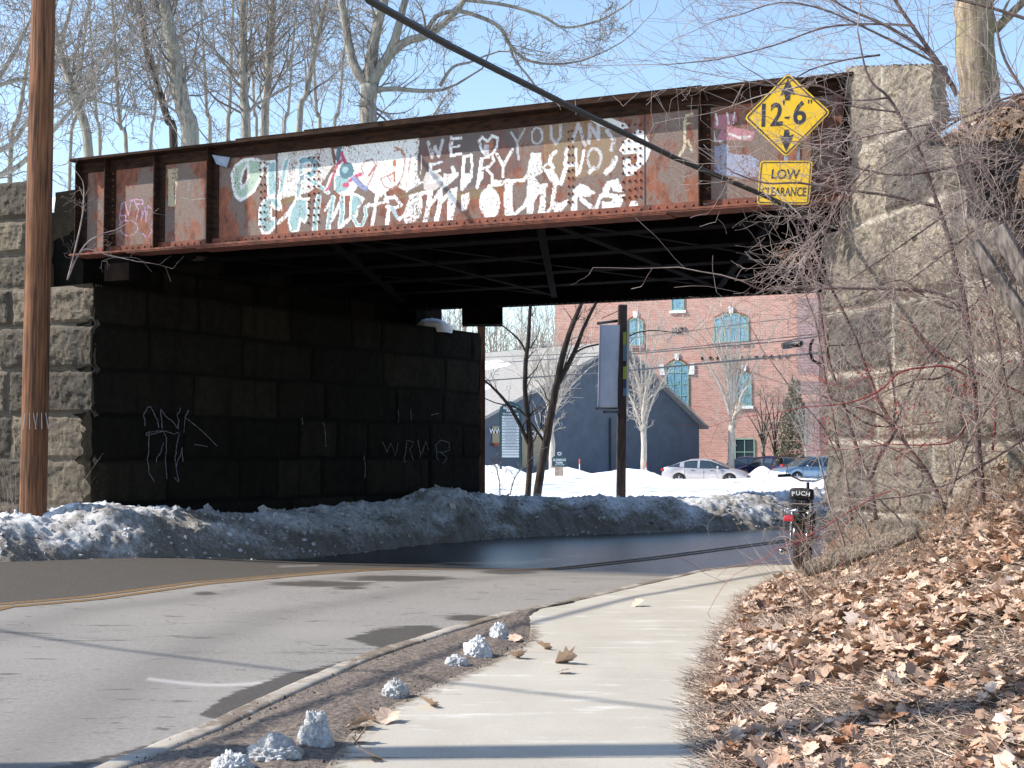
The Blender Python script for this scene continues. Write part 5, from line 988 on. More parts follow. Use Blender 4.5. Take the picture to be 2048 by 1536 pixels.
def banner():
    Y = 28.6; s = Y/FPX; a = ond(1241, 1000, Y); top = ond(1245, 607, Y); t = thing('banner_post', 'dark wooden post carrying a long grey banner and coloured strips, beyond the bridge', 'banner post', (a[0], a[1], 0))
    MB().bar((a[0], a[1], -.4), (top[0], top[1], top[2]-.03), 18*s, 18*s, up=(0, 1, 0)).build('post', M['postwood'], t, bevel=.02)
    def P(px, py, dy=0): q = ond(px, py, Y+dy); return q
    # banner cloth hanging at an angle, slightly wavy
    V = []; n, m = 9, 26
    for j in range(m):
        for i in range(n):
            u = i/(n-1); v = j/(m-1); p0 = P(1199+(1195-1199)*v, 650+(815-650)*v, -.45); p1 = P(1240, 650+(815-650)*v, -.05); p = p0+(p1-p0)*u; V.append((p[0], p[1]+.025*math.sin(u*5+v*4), p[2]))
    Fb = [(j*n+i, j*n+i+1, (j+1)*n+i+1, (j+1)*n+i) for j in range(m-1) for i in range(n-1)]
    ob = npmesh('banner', V, Fb, M['banner'], t); sf = ob.modifiers.new('s', 'SOLIDIFY'); sf.thickness = .012
    MB().bar(P(1196, 647, -.45), P(1247, 640, .25), .05, .055).build('hanger_bar', M['black'], t); MB().bar(P(1193, 817, -.45), P(1247, 815, .25), .05, .05).build('hanger_bar', M['black'], t); MB().bar(P(1208, 824, -.3), P(1240, 824, -.03), .06, .06).build('bracket', M['black'], t); MB().tube([P(1203, 640, -.4), P(1205, 636, -.4), P(1236, 622, -.1)], .008, 5).build('hook', M['black'], t)
    mb = MB(); q = [P(1252, 641, .1), P(1259, 641, .34), P(1257, 814, .34), P(1250, 814, .1)]; mb.add(q+[x+np.array([-.02, .03, 0]) for x in q], [(0, 1, 2, 3), (7, 6, 5, 4), (0, 1, 5, 4), (2, 3, 7, 6), (1, 2, 6, 5), (0, 3, 7, 4)]); fb = mb.build('side_banner', M['black'], t)
    for y0, y1, c, nm in ((664, 690, (152, 160, 50), 'yellow_patch'), (690, 722, (96, 120, 140), 'blue_patch'), (733, 758, (168, 176, 50), 'yellow_patch'), (758, 776, (50, 66, 92), 'navy_patch'), (776, 792, (90, 132, 156), 'blue_patch')):
        mb = MB(); q = [P(1246.5, y0, -.12), P(1253, y0, -.12), P(1252.5, y1, -.12), P(1246, y1, -.12)]; mb.add(q+[x+np.array([0, .02, 0]) for x in q], [(0, 1, 2, 3), (7, 6, 5, 4), (0, 1, 5, 4), (2, 3, 7, 6), (1, 2, 6, 5), (0, 3, 7, 4)]); mb.build(nm, flat(nm, lin(c), .6), fb)
banner()
for k, (x, y0, y1, Y, lb) in enumerate([(1159, 918, 940, 66, 'thin orange snow marker stake left of the banner post'), (1292, 925, 948, 64, 'thin orange snow marker stake at the foot of the pale tree')]):
    a = ond(x, y1, Y); b = ond(x, y0, Y); t = thing('marker_stake', lb, 'stake', a, 'snow marker stakes'); MB().cyl((a[0], a[1], a[2]-.4), tuple(b), .025, 6).build('rod', M['white'], t); c = a+(b-a)*.55; MB().cyl(tuple(c), tuple(b+np.array([0, 0, .01])), .032, 6).build('orange_sleeve', flat('orange', lin((210, 90, 60))), t)
# overhead wires and splice case seen through the opening
W = lambda pts, r, lab: tag(MB().tube([ond(x, y, Y) for x, y, Y in pts], r, 4, False).build('overhead_wire', M['cable'], None, True), lab, 'wire', 'overhead wires beyond the bridge')
W([(600, 770, 60), (960, 728, 46), (1290, 706, 34), (1570, 682, 27), (1640, 672, 25.5), (1900, 640, 22)], .012, 'dark overhead wire that carries the black splice case')
W([(600, 800, 60), (960, 762, 46), (1250, 742, 36), (1540, 715, 29), (1700, 700, 25)], .02, 'lower thick overhead wire crossing the arched brick windows')
W([(600, 750, 60), (960, 715, 46), (1300, 702, 34), (1600, 672, 26), (1900, 630, 22)], .009, 'thin overhead wire just above the splice case')
W([(600, 740, 62), (960, 706, 46), (1250, 678, 36), (1500, 646, 28), (1900, 600, 22)], .006, 'thinnest overhead wire crossing the wide arched window')
a = ond(1566, 692, 26); b = ond(1603, 687, 25.6); o = MB().tube([a, a+(b-a)*.04, a+(b-a)*.92, b], [.045, .066, .066, .05], 12).build('splice_case', M['cable'], None, True); tag(o, 'black cylindrical cable splice case hanging under the wire by the right abutment', 'splice case')
o = MB().tube([ond(1627, 678, 20), ond(1621, 690, 20), ond(1620, 705, 20), ond(1626, 722, 20), ond(1640, 728, 19)], .022, 6).build('cable_loop', M['cable'], None, True); tag(o, 'black cable loop curving at the left edge of the right abutment', 'cable')

# ------------------------------------------------------------------ vehicles
def car(name, label, cat, center, yaw, zg, paint, L=4.5, Wd=1.78, Hh=1.43, kind='sedan', group='cars parked beyond the bridge'):
    t = thing(name, label, cat, (center[0], center[1], zg), group); Mx = Matrix.Translation((center[0], center[1], zg)) @ Matrix.Rotation(yaw, 4, 'Z')
    pm = simple(name+'_paint', paint, tuple(v*.85 for v in paint[:3])+(1,), 3, .28, .55, coat=.8)
    hw = Wd/2; wb = 1.33*L/4.5; xr, xf = -wb*.98, wb*1.02; rw = .315
    if kind == 'sedan':
        top = [(-2.25, .62), (-2.22, .88), (-2.05, 1.00), (-1.6, 1.02), (-1.2, .98), (0, .93), (1.0, .93), (1.35, .90), (1.9, .78), (2.15, .66), (2.25, .48)]
        roof = [(-1.85, 1.02), (-1.25, 1.26), (-.75, 1.39), (-.1, 1.43), (.35, 1.38), (.8, 1.2), (1.32, .93)]
    else:
        top = [(-2.2, .62), (-2.2, .95), (-2.1, 1.0), (-1.6, 1.0), (-1.2, .98), (0, .98), (1.0, .98), (1.35, .95), (1.9, .84), (2.1, .7), (2.2, .5)]
        roof = [(-2.15, 1.0), (-1.95, 1.42), (-1.6, 1.52), (-.4, 1.55), (.3, 1.5), (.7, 1.3), (1.25, .97)]
    k = L/4.5; hz = Hh/1.43 if kind == 'sedan' else Hh/1.55
    xs = sorted(set([round(-2.24+i*.07, 3) for i in range(65)])); tx = [p[0] for p in top]; tz = [p[1] for p in top]; V = []; F = []
    for x in xs:
        zt = float(np.interp(x, tx, tz)); zb = .2+.1*max(0, abs(x)-1.9)/.3
        for xc in (xr/k, xf/k):
            dx = abs(x-xc)
            if dx < .37: zb = max(zb, .315+math.sqrt(max(.37**2-dx*dx, 0)))
        en = 1-.10*max(0, (abs(x)-1.6)/.65)**2; w_ = hw*en; zb = min(zb, zt-.06); zm = max(zb+.02, min(.62, zt-.04))
        ring = [(-w_*.93, zb), (-w_, zm), (-w_*.96, max(zt-.05, zm+.01)), (-w_*.88, zt), (0, zt+.03), (w_*.88, zt), (w_*.96, max(zt-.05, zm+.01)), (w_, zm), (w_*.93, zb), (0, .2)]
        V += [(x*k, y, z*hz) for y, z in ring]
    m = 10; n = len(xs)
    for i in range(n-1):
        for j in range(m): F.append((i*m+j, (i+1)*m+j, (i+1)*m+(j+1) % m, i*m+(j+1) % m))
    F += [tuple(range(m)), tuple((n-1)*m+j for j in range(m))[::-1]]
    body = MB(Mx).add(V, F).build('body', pm, t, True)
    # greenhouse: glass volume with roof skin and pillars
    rx = [p[0] for p in roof]; rz = [p[1] for p in roof]; gx = np.linspace(roof[0][0], roof[-1][0], 28); V = []; F = []; R2 = []; 
    for x in gx:
        zt = float(np.interp(x, rx, rz)); zb = float(np.interp(x, tx, tz))-.02; u = (zt-zb)/.48; w0 = hw*.93; w1 = hw*(.93-.20*u)
        V += [(x*k, -w0, zb*hz), (x*k, -w1, (zt-.03)*hz), (x*k, -w1*.8, zt*hz), (x*k, w1*.8, zt*hz), (x*k, w1, (zt-.03)*hz), (x*k, w0, zb*hz)]
    for i in range(27):
        for j in range(5): F.append((i*6+j, (i+1)*6+j, (i+1)*6+j+1, i*6+j+1))
    MB(Mx).add(V, F).build('windows', M['carglass'], t, True)
    mb = MB(Mx); a0 = 9 if kind == 'sedan' else 5; a1 = 19 if kind == 'sedan' else 19
    def sh(i, j, e=.012): x, y, z = V[i*6+j]; return (x, y*(1+e), z+.012)
    for i in range(a0, a1):
        for j in (1, 2, 3): mb.add([sh(i, j), sh(i+1, j), sh(i+1, j+1), sh(i, j+1)], [(0, 1, 2, 3)])
    for j0 in (0, 4):
        for i in range(27):
            mb.add([(sh(i, 1 if j0 == 0 else 4)), sh(i+1, 1 if j0 == 0 else 4), tuple(np.array(sh(i+1, 1 if j0 == 0 else 4))*.86+np.array(sh(i+1, 0 if j0 == 0 else 5))*.14), tuple(np.array(sh(i, 1 if j0 == 0 else 4))*.86+np.array(sh(i, 0 if j0 == 0 else 5))*.14)], [(0, 1, 2, 3)])
        for i in ((5, 6, 13) if kind == 'sedan' else (2, 7, 14)): mb.add([sh(i, j0), sh(i+1, j0), sh(i+1, j0+1), sh(i, j0+1)], [(0, 1, 2, 3)])
    mb.build('roof', pm, t, True)
    for x in (xr, xf):
        for y in (-hw+.10, hw-.10):
            sgy = -1 if y < 0 else 1; wh = MB(Mx).torus((x, y, rw), rw-.07, .075, (0, 1, 0), 26, 8, 1.2).build('wheel', flat('tyre', (.02, .02, .02, 1), .8), t, True)
            mb = MB(Mx); mb.cyl((x, y+sgy*.05, rw), (x, y+sgy*.075, rw), .07, 10)
            for q in range(5): a = q*math.tau/5+.3; mb.bar((x+.04*math.cos(a), y+sgy*.07, rw+.04*math.sin(a)), (x+.23*math.cos(a), y+sgy*.06, rw+.23*math.sin(a)), .085, .02, up=(0, 1, 0))
            mb.torus((x, y+sgy*.055, rw), .225, .022, (0, 1, 0), 22, 5); mb.build('rim', M['alu'], wh)
            MB(Mx).cyl((x, y, rw), (x, y+sgy*.03, rw), .24, 16).build('brake_disc', M['black'], wh)
    for y in (-1, 1):
        mb = MB(Mx); mb.hexa([(2.13*k, y*hw*.55, .56*hz), (1.80*k, y*hw*.93, .60*hz), (1.72*k, y*hw*.96, .66*hz), (2.05*k, y*hw*.6, .60*hz)], [(2.12*k, y*hw*.56, .64*hz), (1.78*k, y*hw*.94, .70*hz), (1.70*k, y*hw*.95, .74*hz), (2.03*k, y*hw*.6, .68*hz)]); mb.build('headlight', simple('headlight', (.6, .65, .7, 1), (.35, .4, .45, 1), 20, .15), t)
        mb = MB(Mx); z0, z1 = ((.78, .92) if kind == 'sedan' else (.72, 1.08)); mb.bx(-2.27*k, -2.1*k, min(y*hw*.62, y*hw*.93), max(y*hw*.62, y*hw*.93), z0*hz, z1*hz); mb.build('tail_light', flat('tail_light', (.45, .01, .02, 1), .2), t)
        mb = MB(Mx); mb.ball((.78*k, y*(hw+.10), .98*hz), .11, 8, 6, (.6, 1, .7)); mb.bx(.74*k, .8*k, min(y*hw*.9, y*(hw+.05)), max(y*hw*.9, y*(hw+.05)), .92*hz, .95*hz); mb.build('mirror', pm, t, True)
        mb = MB(Mx)
        for x in (-1.0, .02, 1.02): mb.bx(x*k-.006, x*k+.006, y*hw-.004, y*hw+.004, .32*hz, .9*hz)
        for x in (-.55, .45): mb.bx(x*k-.1, x*k+.1, y*hw*.985-.01, y*hw*.985+.03*y*0+.012, .8*hz, .825*hz)
        mb.build('door_seams', M['black'], t)
    mb = MB(Mx); mb.bx(2.17*k, 2.27*k, -.42, .42, .42*hz, .55*hz); mb.build('grille', M['black'], t)
    mb = MB(Mx); mb.bx(2.2*k, 2.285*k, -.15, .15, .34*hz, .41*hz); mb.build('number_plate', M['signgrey'], t)
    return t
c = ond(1413, 940, 74.8); car('silver_sedan', 'silver grey sedan parked side on behind the snow ridge, sun glinting on its door', 'car', c, -.33, -.50, lin((190, 184, 184)), 4.55, 1.78, 1.43)
c = ond(1540, 940, 84); car('blue_hatchback', 'dark blue estate car seen from the rear behind a heap of snow', 'car', c, math.radians(118), -.5, lin((38, 40, 84)), 4.4, 1.8, 1.55, 'hatch')
c = ond(1620, 940, 79); car('pale_blue_car', 'pale blue grey car nosing out from behind the right stone wall', 'car', c, math.radians(200), -.45, lin((120, 148, 172)), 4.5, 1.8, 1.5, 'hatch')
c = ond(1492, 935, 90); car('navy_car', 'navy car roof showing between the silver sedan and the dark blue estate', 'car', c, math.radians(160), -.5, lin((52, 56, 92)), 4.3, 1.75, 1.5)

# ------------------------------------------------------------------ moped seen from behind
def moped():
    c = onz(1596, 1139, -.01); Mx = Matrix.Translation((c[0], c[1], -.012)) @ Matrix.Rotation(-.30, 4, 'Z') @ Matrix.Rotation(.03, 4, 'Y')
    t = thing('moped', 'small black moped seen from behind, parked against the right stone wall', 'moped', (c[0], c[1], 0)); N = lambda: MB(Mx)
    blk = flat('gloss_black', (.012, .012, .014, 1), .25, coat=.6); chr_ = simple('chrome', (.75, .75, .78, 1), (.5, .5, .52, 1), 30, .15, 1.0); rub = flat('rubber', (.018, .018, .018, 1), .8)
    for nm, y in (('rear_wheel', 0), ('front_wheel', 1.12)):
        wh = N().torus((0, y, .285), .25, .036, (1, 0, 0), 36, 10, 1.0).build(nm, rub, t, True); mb = N(); mb.torus((0, y, .285), .215, .012, (1, 0, 0), 30, 6, 2.0); mb.cyl((-.05, y, .285), (.05, y, .285), .045, 12)
        for k in range(18): a = k*math.tau/18; mb.tube([(.025*(-1)**k, y, .285), (0, y+.21*math.cos(a), .285+.21*math.sin(a))], .0025, 3)
        mb.build('rim', chr_, wh)
    def fend(y, a0, a1, nm):
        mb = N(); V = []; n = 16
        for i in range(n):
            a = math.radians(a0+(a1-a0)*i/(n-1))
            for j, (x, dr) in enumerate(((-.058, -.04), (-.05, .0), (0, .018), (.05, 0), (.058, -.04))): V.append((x, y+(.315+dr)*math.cos(a), .285+(.315+dr)*math.sin(a)))
        mb.add(V, [(i*5+j, (i+1)*5+j, (i+1)*5+j+1, i*5+j+1) for i in range(n-1) for j in range(4)]); o_ = mb.build(nm, blk, t, True); s_ = o_.modifiers.new('s', 'SOLIDIFY'); s_.thickness = .006
    fend(0, 60, 172, 'rear_fender'); fend(1.12, 20, 160, 'front_fender')
    mb = N(); mb.tube([(0, -.02, .62), (0, .3, .62), (0, .55, .42), (0, .8, .55), (0, .98, .8)], [.03, .045, .06, .045, .03], 8); mb.tube([(-.06, 0, .285), (-.06, .25, .34), (-.03, .5, .36)], .014, 6); mb.tube([(.06, 0, .285), (.06, .25, .34), (.03, .5, .36)], .014, 6); mb.tube([(0, .42, .5), (0, .38, .74)], .016, 6); mb.tube([(0, .98, .8), (0, .94, .92)], .02, 6)
    for x in (-.06, .06): mb.tube([(x, 1.12, .285), (x, 1.0, .62), (x*.6, .97, .76)], .014, 6)
    mb.build('frame', blk, t, True)
    mb = N(); mb.ball((0, .5, .33), .1, 10, 6, (.9, 1.3, .9)); mb.cyl((-.12, .5, .3), (.12, .5, .3), .06, 10); mb.build('engine', M['alu'], t, True)
    for x in (-.085, .085):
        mb = N(); mb.cyl((x, .0, .29), (x, .05, .44), .016, 8)
        for k in range(7): mb.torus((x, .05+k*.008, .42+k*.022), .02, .006, (0, .3, 1), 12, 5)
        mb.cyl((x, .1, .56), (x, .12, .64), .018, 8); mb.build('shock_absorber', chr_, t, True)
    mb = N(); mb.tube([(-.1, .55, .24), (-.12, .2, .2), (-.13, .1, .2)], .015, 8); mb.tube([(-.13, .1, .2), (-.135, .08, .2), (-.145, -.28, .21), (-.145, -.30, .21)], [.02, .034, .034, .02], 12); mb.build('exhaust', chr_, t, True); N().cyl((-.145, -.301, .21), (-.145, -.306, .21), .015, 10).build('exhaust_tip', M['black'], t)
    # seat with lettering on its rear face
    V = []; st = [(.0, .10, .77, .86), (.03, .125, .755, .875), (.15, .13, .76, .87), (.3, .11, .765, .855), (.45, .07, .77, .85), (.52, .03, .78, .83)]
    for y, w_, z0, z1 in st:
        V += [(-w_, y+.12, z0), (-w_, y+.12, z1-.02), (-w_*.8, y+.12, z1), (0, y+.12, z1+.008), (w_*.8, y+.12, z1), (w_, y+.12, z1-.02), (w_, y+.12, z0), (0, y+.12, z0-.01)]
    F = [(i*8+j, (i+1)*8+j, (i+1)*8+(j+1) % 8, i*8+(j+1) % 8) for i in range(5) for j in range(8)]+[tuple(range(8)), tuple(40+j for j in range(8))[::-1]]
    se = N().add(V, F).build('seat', rub, t, True, bevel=.006)
    Ms = Mx @ Matrix.Translation((0, .108, .822)) @ Matrix.Rotation(math.pi/2, 4, 'X'); mb = MB()
    for ch, x, a in (('P', -.078, .16), ('U', -.027, .03), ('C', .026, -.05), ('H', .078, -.14)): mb.text(ch, .066, Ms @ T(x, -.02*abs(a)*3, .0) @ Matrix.Rotation(a*.6, 4, 'Z'), .004, off=.0015, sx=1.05)
    mb.build('seat_lettering', M['white'], se)
    bag = N().add(*(lambda s: (s.v, s.f))(MB().prism(rr_poly(.085, .045, .03), lambda u, v, d: (u, d, .70+v), .1, .19))).build('tool_bag', rub, t, True, bevel=.004); mb = N()
    for x in (-.045, .045): mb.bx(x-.007, x+.007, .094, .198, .652, .748)
    mb.build('strap', M['black'], bag)
    mb = N()
    for x in (-.10, .10): mb.tube([(x, .25, .62), (x, -.12, .64), (x*.9, -.2, .64)], .007, 6)
    for y in (-.2, -.1, 0, .1): mb.tube([(-.1, y, .642), (.1, y, .642)], .005, 5)
    mb.tube([(-.13, -.2, .66), (-.13, -.2, .60)], .008, 5); mb.tube([(-.13, -.2, .66), (-.03, -.2, .665)], .006, 5); mb.build('rack', chr_, t, True)
    mb = N(); mb.add(*(lambda s: (s.v, s.f))(MB().prism(rr_poly(.052, .031, .016), lambda u, v, d: (-.075+u, d, .565+v), -.33, -.27))); mb.build('tail_light', flat('red_lens', (.55, .01, .03, 1), .2, coat=.5), t, True, bevel=.004)
    mb = N(); mb.bx(-.10, .02, -.27, -.2, .54, .6); mb.build('light_bracket', blk, t)
    mb = N(); mb.tube([(-.30, .82, .99), (-.2, .9, 1.0), (-.08, .95, .94), (.08, .95, .94), (.2, .9, 1.0), (.30, .82, .99)], .012, 8); mb.build('handlebar', chr_, t, True)
    N().tube([(-.32, .80, .99), (-.2, .895, 1.0)], .017, 8).build('grip', rub, t, True); N().tube([(.32, .80, .99), (.2, .895, 1.0)], .017, 8).build('grip', rub, t, True)
    mb = N(); mb.tube([(-.24, .86, 1.0), (-.23, .9, 1.1), (-.30, .9, 1.15)], .005, 5); mb.build('mirror_arm', blk, t); mb = N(); mb.tube([(-.33, .885, 1.165), (-.33, .90, 1.165), (-.33, .92, 1.165)], [.05, .052, .03], 16); mb.build('mirror', M['carglass'], t, True)
moped()

# ------------------------------------------------------------------ the right bank: leaves, straw, log, planks, brambles
LV = [(0, -.46), (.14, -.36), (.38, -.30), (.34, -.12), (.5, .0), (.36, .14), (.4, .34), (.2, .30), (0, .52), (-.2, .30), (-.4, .34), (-.36, .14), (-.5, .0), (-.34, -.12), (-.38, -.30), (-.14, -.36)]
def leaf(V, F, p, s, rng, nrm=None, curl=None):
    a = rng.uniform(0, 6.28); tl = rng.gauss(0, .36); tl2 = rng.gauss(0, .36); cu = rng.uniform(-.9, 1.2) if curl is None else curl; cu2 = rng.uniform(-.6, .6); ca, sa = math.cos(a), math.sin(a); k = len(V); fold = rng.uniform(-.5, .5); V.append((p[0], p[1], p[2]))
    for x, y in LV:
        x *= rng.uniform(.8, 1.15); y *= rng.uniform(.85, 1.15); z = cu*(x*x*1.1+y*y*.5)*.9+cu2*x*y+fold*abs(x)*.6; X = x*ca-y*sa; Y_ = x*sa+y*ca; V.append((p[0]+s*X, p[1]+s*Y_, p[2]+s*(z+X*tl+Y_*tl2)))
    F.extend([(k, k+1+i, k+1+(i+1) % 16) for i in range(16)])
def litter():
    rng = random.Random(21); V = []; F = []; n = 0
    while n < 19000:
        y = 4.2+(15.0-4.2)*rng.random()**1.1; d = rng.random()**1.05*3.6; x = float(interp(y, XE))+.05+d
        if x > wing_x(y)-.02 and y > 10.6 and rng.random() < .6: continue
        dn = .10+2.8*float(fbm(x*2.1, y*2.1, 81, 3))+.20*min(d, 2.2)+.05*(y-6)
        if rng.random() > dn or (y > 14.0 and d < .25): continue
        ux = 1024+FPX*x/y; hl = 1.254-((1150-(ux-1606)*.297)-905)*y/FPX
        if 1590 < ux < 1845 and 10.6 < y < 12.5 and rng.random() < .8: continue
        h = float(slope_h(x, y))+.07*min(d*3, 1)*(float(fbm(x*2.4, y*2.4, 21))+.18)+.015+rng.random()*.04; s = rng.uniform(.035, .085)*(1 if rng.random() < .88 else 1.7); leaf(V, F, (x, y, h), s, rng); n += 1
    npmesh('leaf_litter', V, F, M['leaf'], None, smooth=False); tag(bpy.data.objects['leaf_litter'], 'carpet of curled dry maple leaves covering the right bank', 'leaf litter', kind='stuff')
    V = []; F = []; rng = random.Random(31)
    def straw(x, y, h, L, up, w_):
        a = rng.uniform(0, 6.28); dz = up; dx = math.cos(a)*math.sqrt(max(0, 1-dz*dz)); dy = math.sin(a)*math.sqrt(max(0, 1-dz*dz)); bx_ = rng.gauss(0, .12)*L; px = -dy*w_; py_ = dx*w_; k = len(V)
        for q, ww in ((0, 1), (.5, .8), (1, .3)): cx = x+dx*L*q+bx_*q*(1-q)*2; cy = y+dy*L*q; cz = h+dz*L*q; V.extend([(cx-px*ww, cy-py_*ww, cz), (cx+px*ww, cy+py_*ww, cz), (cx, cy, cz+w_*1.2*ww)])
        for i in (0, 3): F.extend([(k+i, k+i+1, k+i+4, k+i+3), (k+i+1, k+i+2, k+i+5, k+i+4), (k+i+2, k+i, k+i+3, k+i+5)])
    for k in range(52000):
        y = 4.0+(15.0-4.0)*rng.random()**1.25; e = float(interp(y, XE)); d = rng.random()**1.5*3.4-.12*rng.random()**2; x = e+.03+d+.1*float(fbm(y*2.2, 0., 11)); h = float(slope_h(x, y))+.07*max(min(d*3, 1), 0)*(float(fbm(x*2.4, y*2.4, 21))+.18)+.008
        straw(x, y, h, rng.uniform(.03, .14), rng.uniform(-.02, .35) if rng.random() < .9 or y > 13.2 else rng.uniform(.4, .95), rng.uniform(.0012, .003))
    for k in range(900):
        y = rng.uniform(9.5, 13.5); x = rng.uniform(float(interp(y, XE))+.4, min(wing_x(y)+.2, 4.8)); h = float(slope_h(x, y)); straw(x, y, h, rng.uniform(.2, .75), rng.uniform(.55, .98), rng.uniform(.0015, .003))
    npmesh('dead_grass', V, F, M['straw'], None, smooth=False); tag(bpy.data.objects['dead_grass'], 'dead grass and broken twigs strewn over the right bank', 'dead grass', kind='stuff')
    V = []; F = []
    for k in range(80):
        p = ond(rng.choice([rng.uniform(0, 50), rng.uniform(95, 150)]), 1010, 17.7); a0 = rng.gauss(0, .2); L = rng.uniform(.3, 1.0); straw(p[0], p[1], .45, L, rng.uniform(.8, 1), .004)
    npmesh('tall_weeds', V, F, M['straw'], None, smooth=False); tag(bpy.data.objects['tall_weeds'], 'dry yellow weed stalks standing at the foot of the left utility pole', 'weeds', kind='stuff')
litter()
# single leaves lying on the pavement
rng = random.Random(5)
for k, (px, py, s, lab) in enumerate([(1132, 1322, .15, 'curled pale leaf alone in the middle of the pavement'), (1128, 1342, .1, 'flat thin leaf just below the curled pale leaf on the pavement'), (1275, 1209, .12, 'small brown leaf lying farthest up the pavement'), (1088, 1294, .12, 'brown leaf right of the farthest snow lump'), (1035, 1312, .11, 'dark leaf at the pavement edge beside the row of snow'), (858, 1408, .13, 'tan leaf on the pavement edge right of the bluish snow lump'), (735, 1436, .16, 'upper large tan leaf in the dirt strip, lower left'), (775, 1438, .14, 'leaf touching the large tan leaf on its right'), (716, 1450, .13, 'reddish leaf below the large tan leaf'), (713, 1480, .10, 'small crumpled pink brown leaf in the dirt strip'), (740, 1512, .14, 'dark red brown leaf at the bottom of the dirt strip'), (1030, 1278, .12, 'leaf beside the farthest snow lump')]):
    p = onz(px, py, .015); V = []; F = []; leaf(V, F, (p[0], p[1], .02), s, rng, curl=rng.uniform(.1, .7)); o = npmesh('fallen_leaf', V, F, M['leaf'], None, smooth=False); tag(o, lab, 'leaf', 'single leaves on the pavement')
# melting snow lumps on the dirt strip
for k, (px, py, w_, h_, lab) in enumerate([(1000, 1278, 42, 40, 'farthest small lump of melting snow beside the pavement'), (955, 1312, 62, 46, 'speckled snow lump second farthest along the kerb strip'), (912, 1330, 50, 26, 'low snow lump in front of the speckled one'), (790, 1393, 58, 42, 'rounded bluish snow lump in the middle of the kerb strip'), (628, 1492, 76, 82, 'tallest jagged snow lump near the lower edge'), (540, 1522, 110, 58, 'wide dirty snow lump at the bottom edge'), (455, 1550, 100, 50, 'dirty snow lump cut off by the bottom edge, leftmost of the row')]):
    p = onz(px, py, .01); s = p[1]/FPX; o = lump('snow_lump', (p[0], p[1]+w_*s*.4, .0), (w_*s*.46, w_*s*.5, h_*s*.85), M['snowdirty'], None, 90+k, n=120, nz=.40); tag(o, lab, 'snow lump', 'melting snow lumps beside the kerb')
V = []; F = []; rng = random.Random(8)
for k in range(2200):
    y = rng.uniform(4.6, 9.8); x = rng.uniform(float(K_(y))+.02, float(XL_(y))+.04); r = rng.uniform(.0015, .006)*(1+(rng.random() < .04)*2); i = len(V); V += [(x-r, y, .0), (x, y-r, .0), (x+r, y, .0), (x, y+r, .0), (x+rng.gauss(0, .3)*r, y, r*.7+.006)]; F += [(i, i+1, i+4), (i+1, i+2, i+4), (i+2, i+3, i+4), (i+3, i, i+4)]
npmesh('grit', V, F, simple('grit_stones', lin((96, 88, 80)), lin((50, 45, 42)), 60, .9), None, smooth=False); tag(bpy.data.objects['grit'], 'scattered grit and dirt crumbs between kerb and pavement', 'grit', kind='stuff')
# half buried weathered log
a = ond(1606, 1150, 12.3)+np.array([0, 0, .06]); b = ond(1835, 1082, 11.4)+np.array([0, 0, .10]); P = [a+(b-a)*k/14 for k in range(15)]; V = []; n = 16
for i, p in enumerate(P):
    for j in range(n): th = math.tau*j/n; r = .078*(1-.9*abs(i/14-.45)**2.2)*(1+.12*float(fbm(th*4, 1., 93))+.05*float(fbm(i*.7, th*2, 94))); V.append((p[0], p[1]+r*math.cos(th), p[2]-.02+r*math.sin(th)))
F = [(i*n+j, i*n+(j+1) % n, (i+1)*n+(j+1) % n, (i+1)*n+j) for i in range(14) for j in range(n)]+[tuple(range(n)), tuple(14*n+j for j in range(n))]
mbl = MB().add(V, F); o = mbl.build('weathered_log', M['log'], None, True); tag(o, 'grey weathered log lying half buried across the leafy bank', 'log')
for k, (x0, y0, x1, y1, w_, Y, lab) in enumerate([(1945, 485, 2060, 650, .10, 9.9, 'leaning grey weathered beam in the brambles, left and thinner one'), (1995, 455, 2120, 670, .13, 9.8, 'leaning grey weathered beam at the right edge, right and thicker one')]):
    a = ond(x0, y0, Y); b = ond(x1, y1, Y-.15); o = MB().bar(a, b, w_, .05, up=(-.85, -.5, 0)).build('timber_beam', M['plank'], None, bevel=.008); tag(o, lab, 'timber', 'weathered beams in the brambles')

GB = 'bare shrubs tangled in front of the right wing wall'
def shrub(name, label, seed, paths, Y, mat='bramblestem', tw='bramble', nb=22, bl=1.0, rmin=.0016, lv=2, nc=(4, 3), up=.0, spread=(-.5, -.1, .05), ang=(.5, 1.2), berries=0, grp=GB, kink=.10):
    paths = [[(q[0], q[1], q[2]*.78)+tuple(q[3:]) for q in p_] for p_ in paths]
    root = tree(name, label, 'shrub', seed, paths, Y, grp, mat=mat, tw=tw, nb=nb, bl=bl, rmin=rmin, lv=lv, nc=nc, base=None, from_=.12, up=up, spread=spread, ang=ang, kink=kink, seg=(9, 7, 5, 4), bcap=.0042)
    if berries:
        rng = random.Random(seed); mb = MB()
        for (bx_, by, n) in berries:
            for k in range(n): p = ond(bx_+rng.gauss(0, 16), by+rng.gauss(0, 15), Y-.2+rng.gauss(0, .08)); mb.ball(p, .0085, 6, 4); mb.tube([p, p+np.array([rng.gauss(0, .02), 0, .05])], .0012, 3)
        mb.build('berries', M['berry'], root, True)['kind'] = 'stuff'
    return root
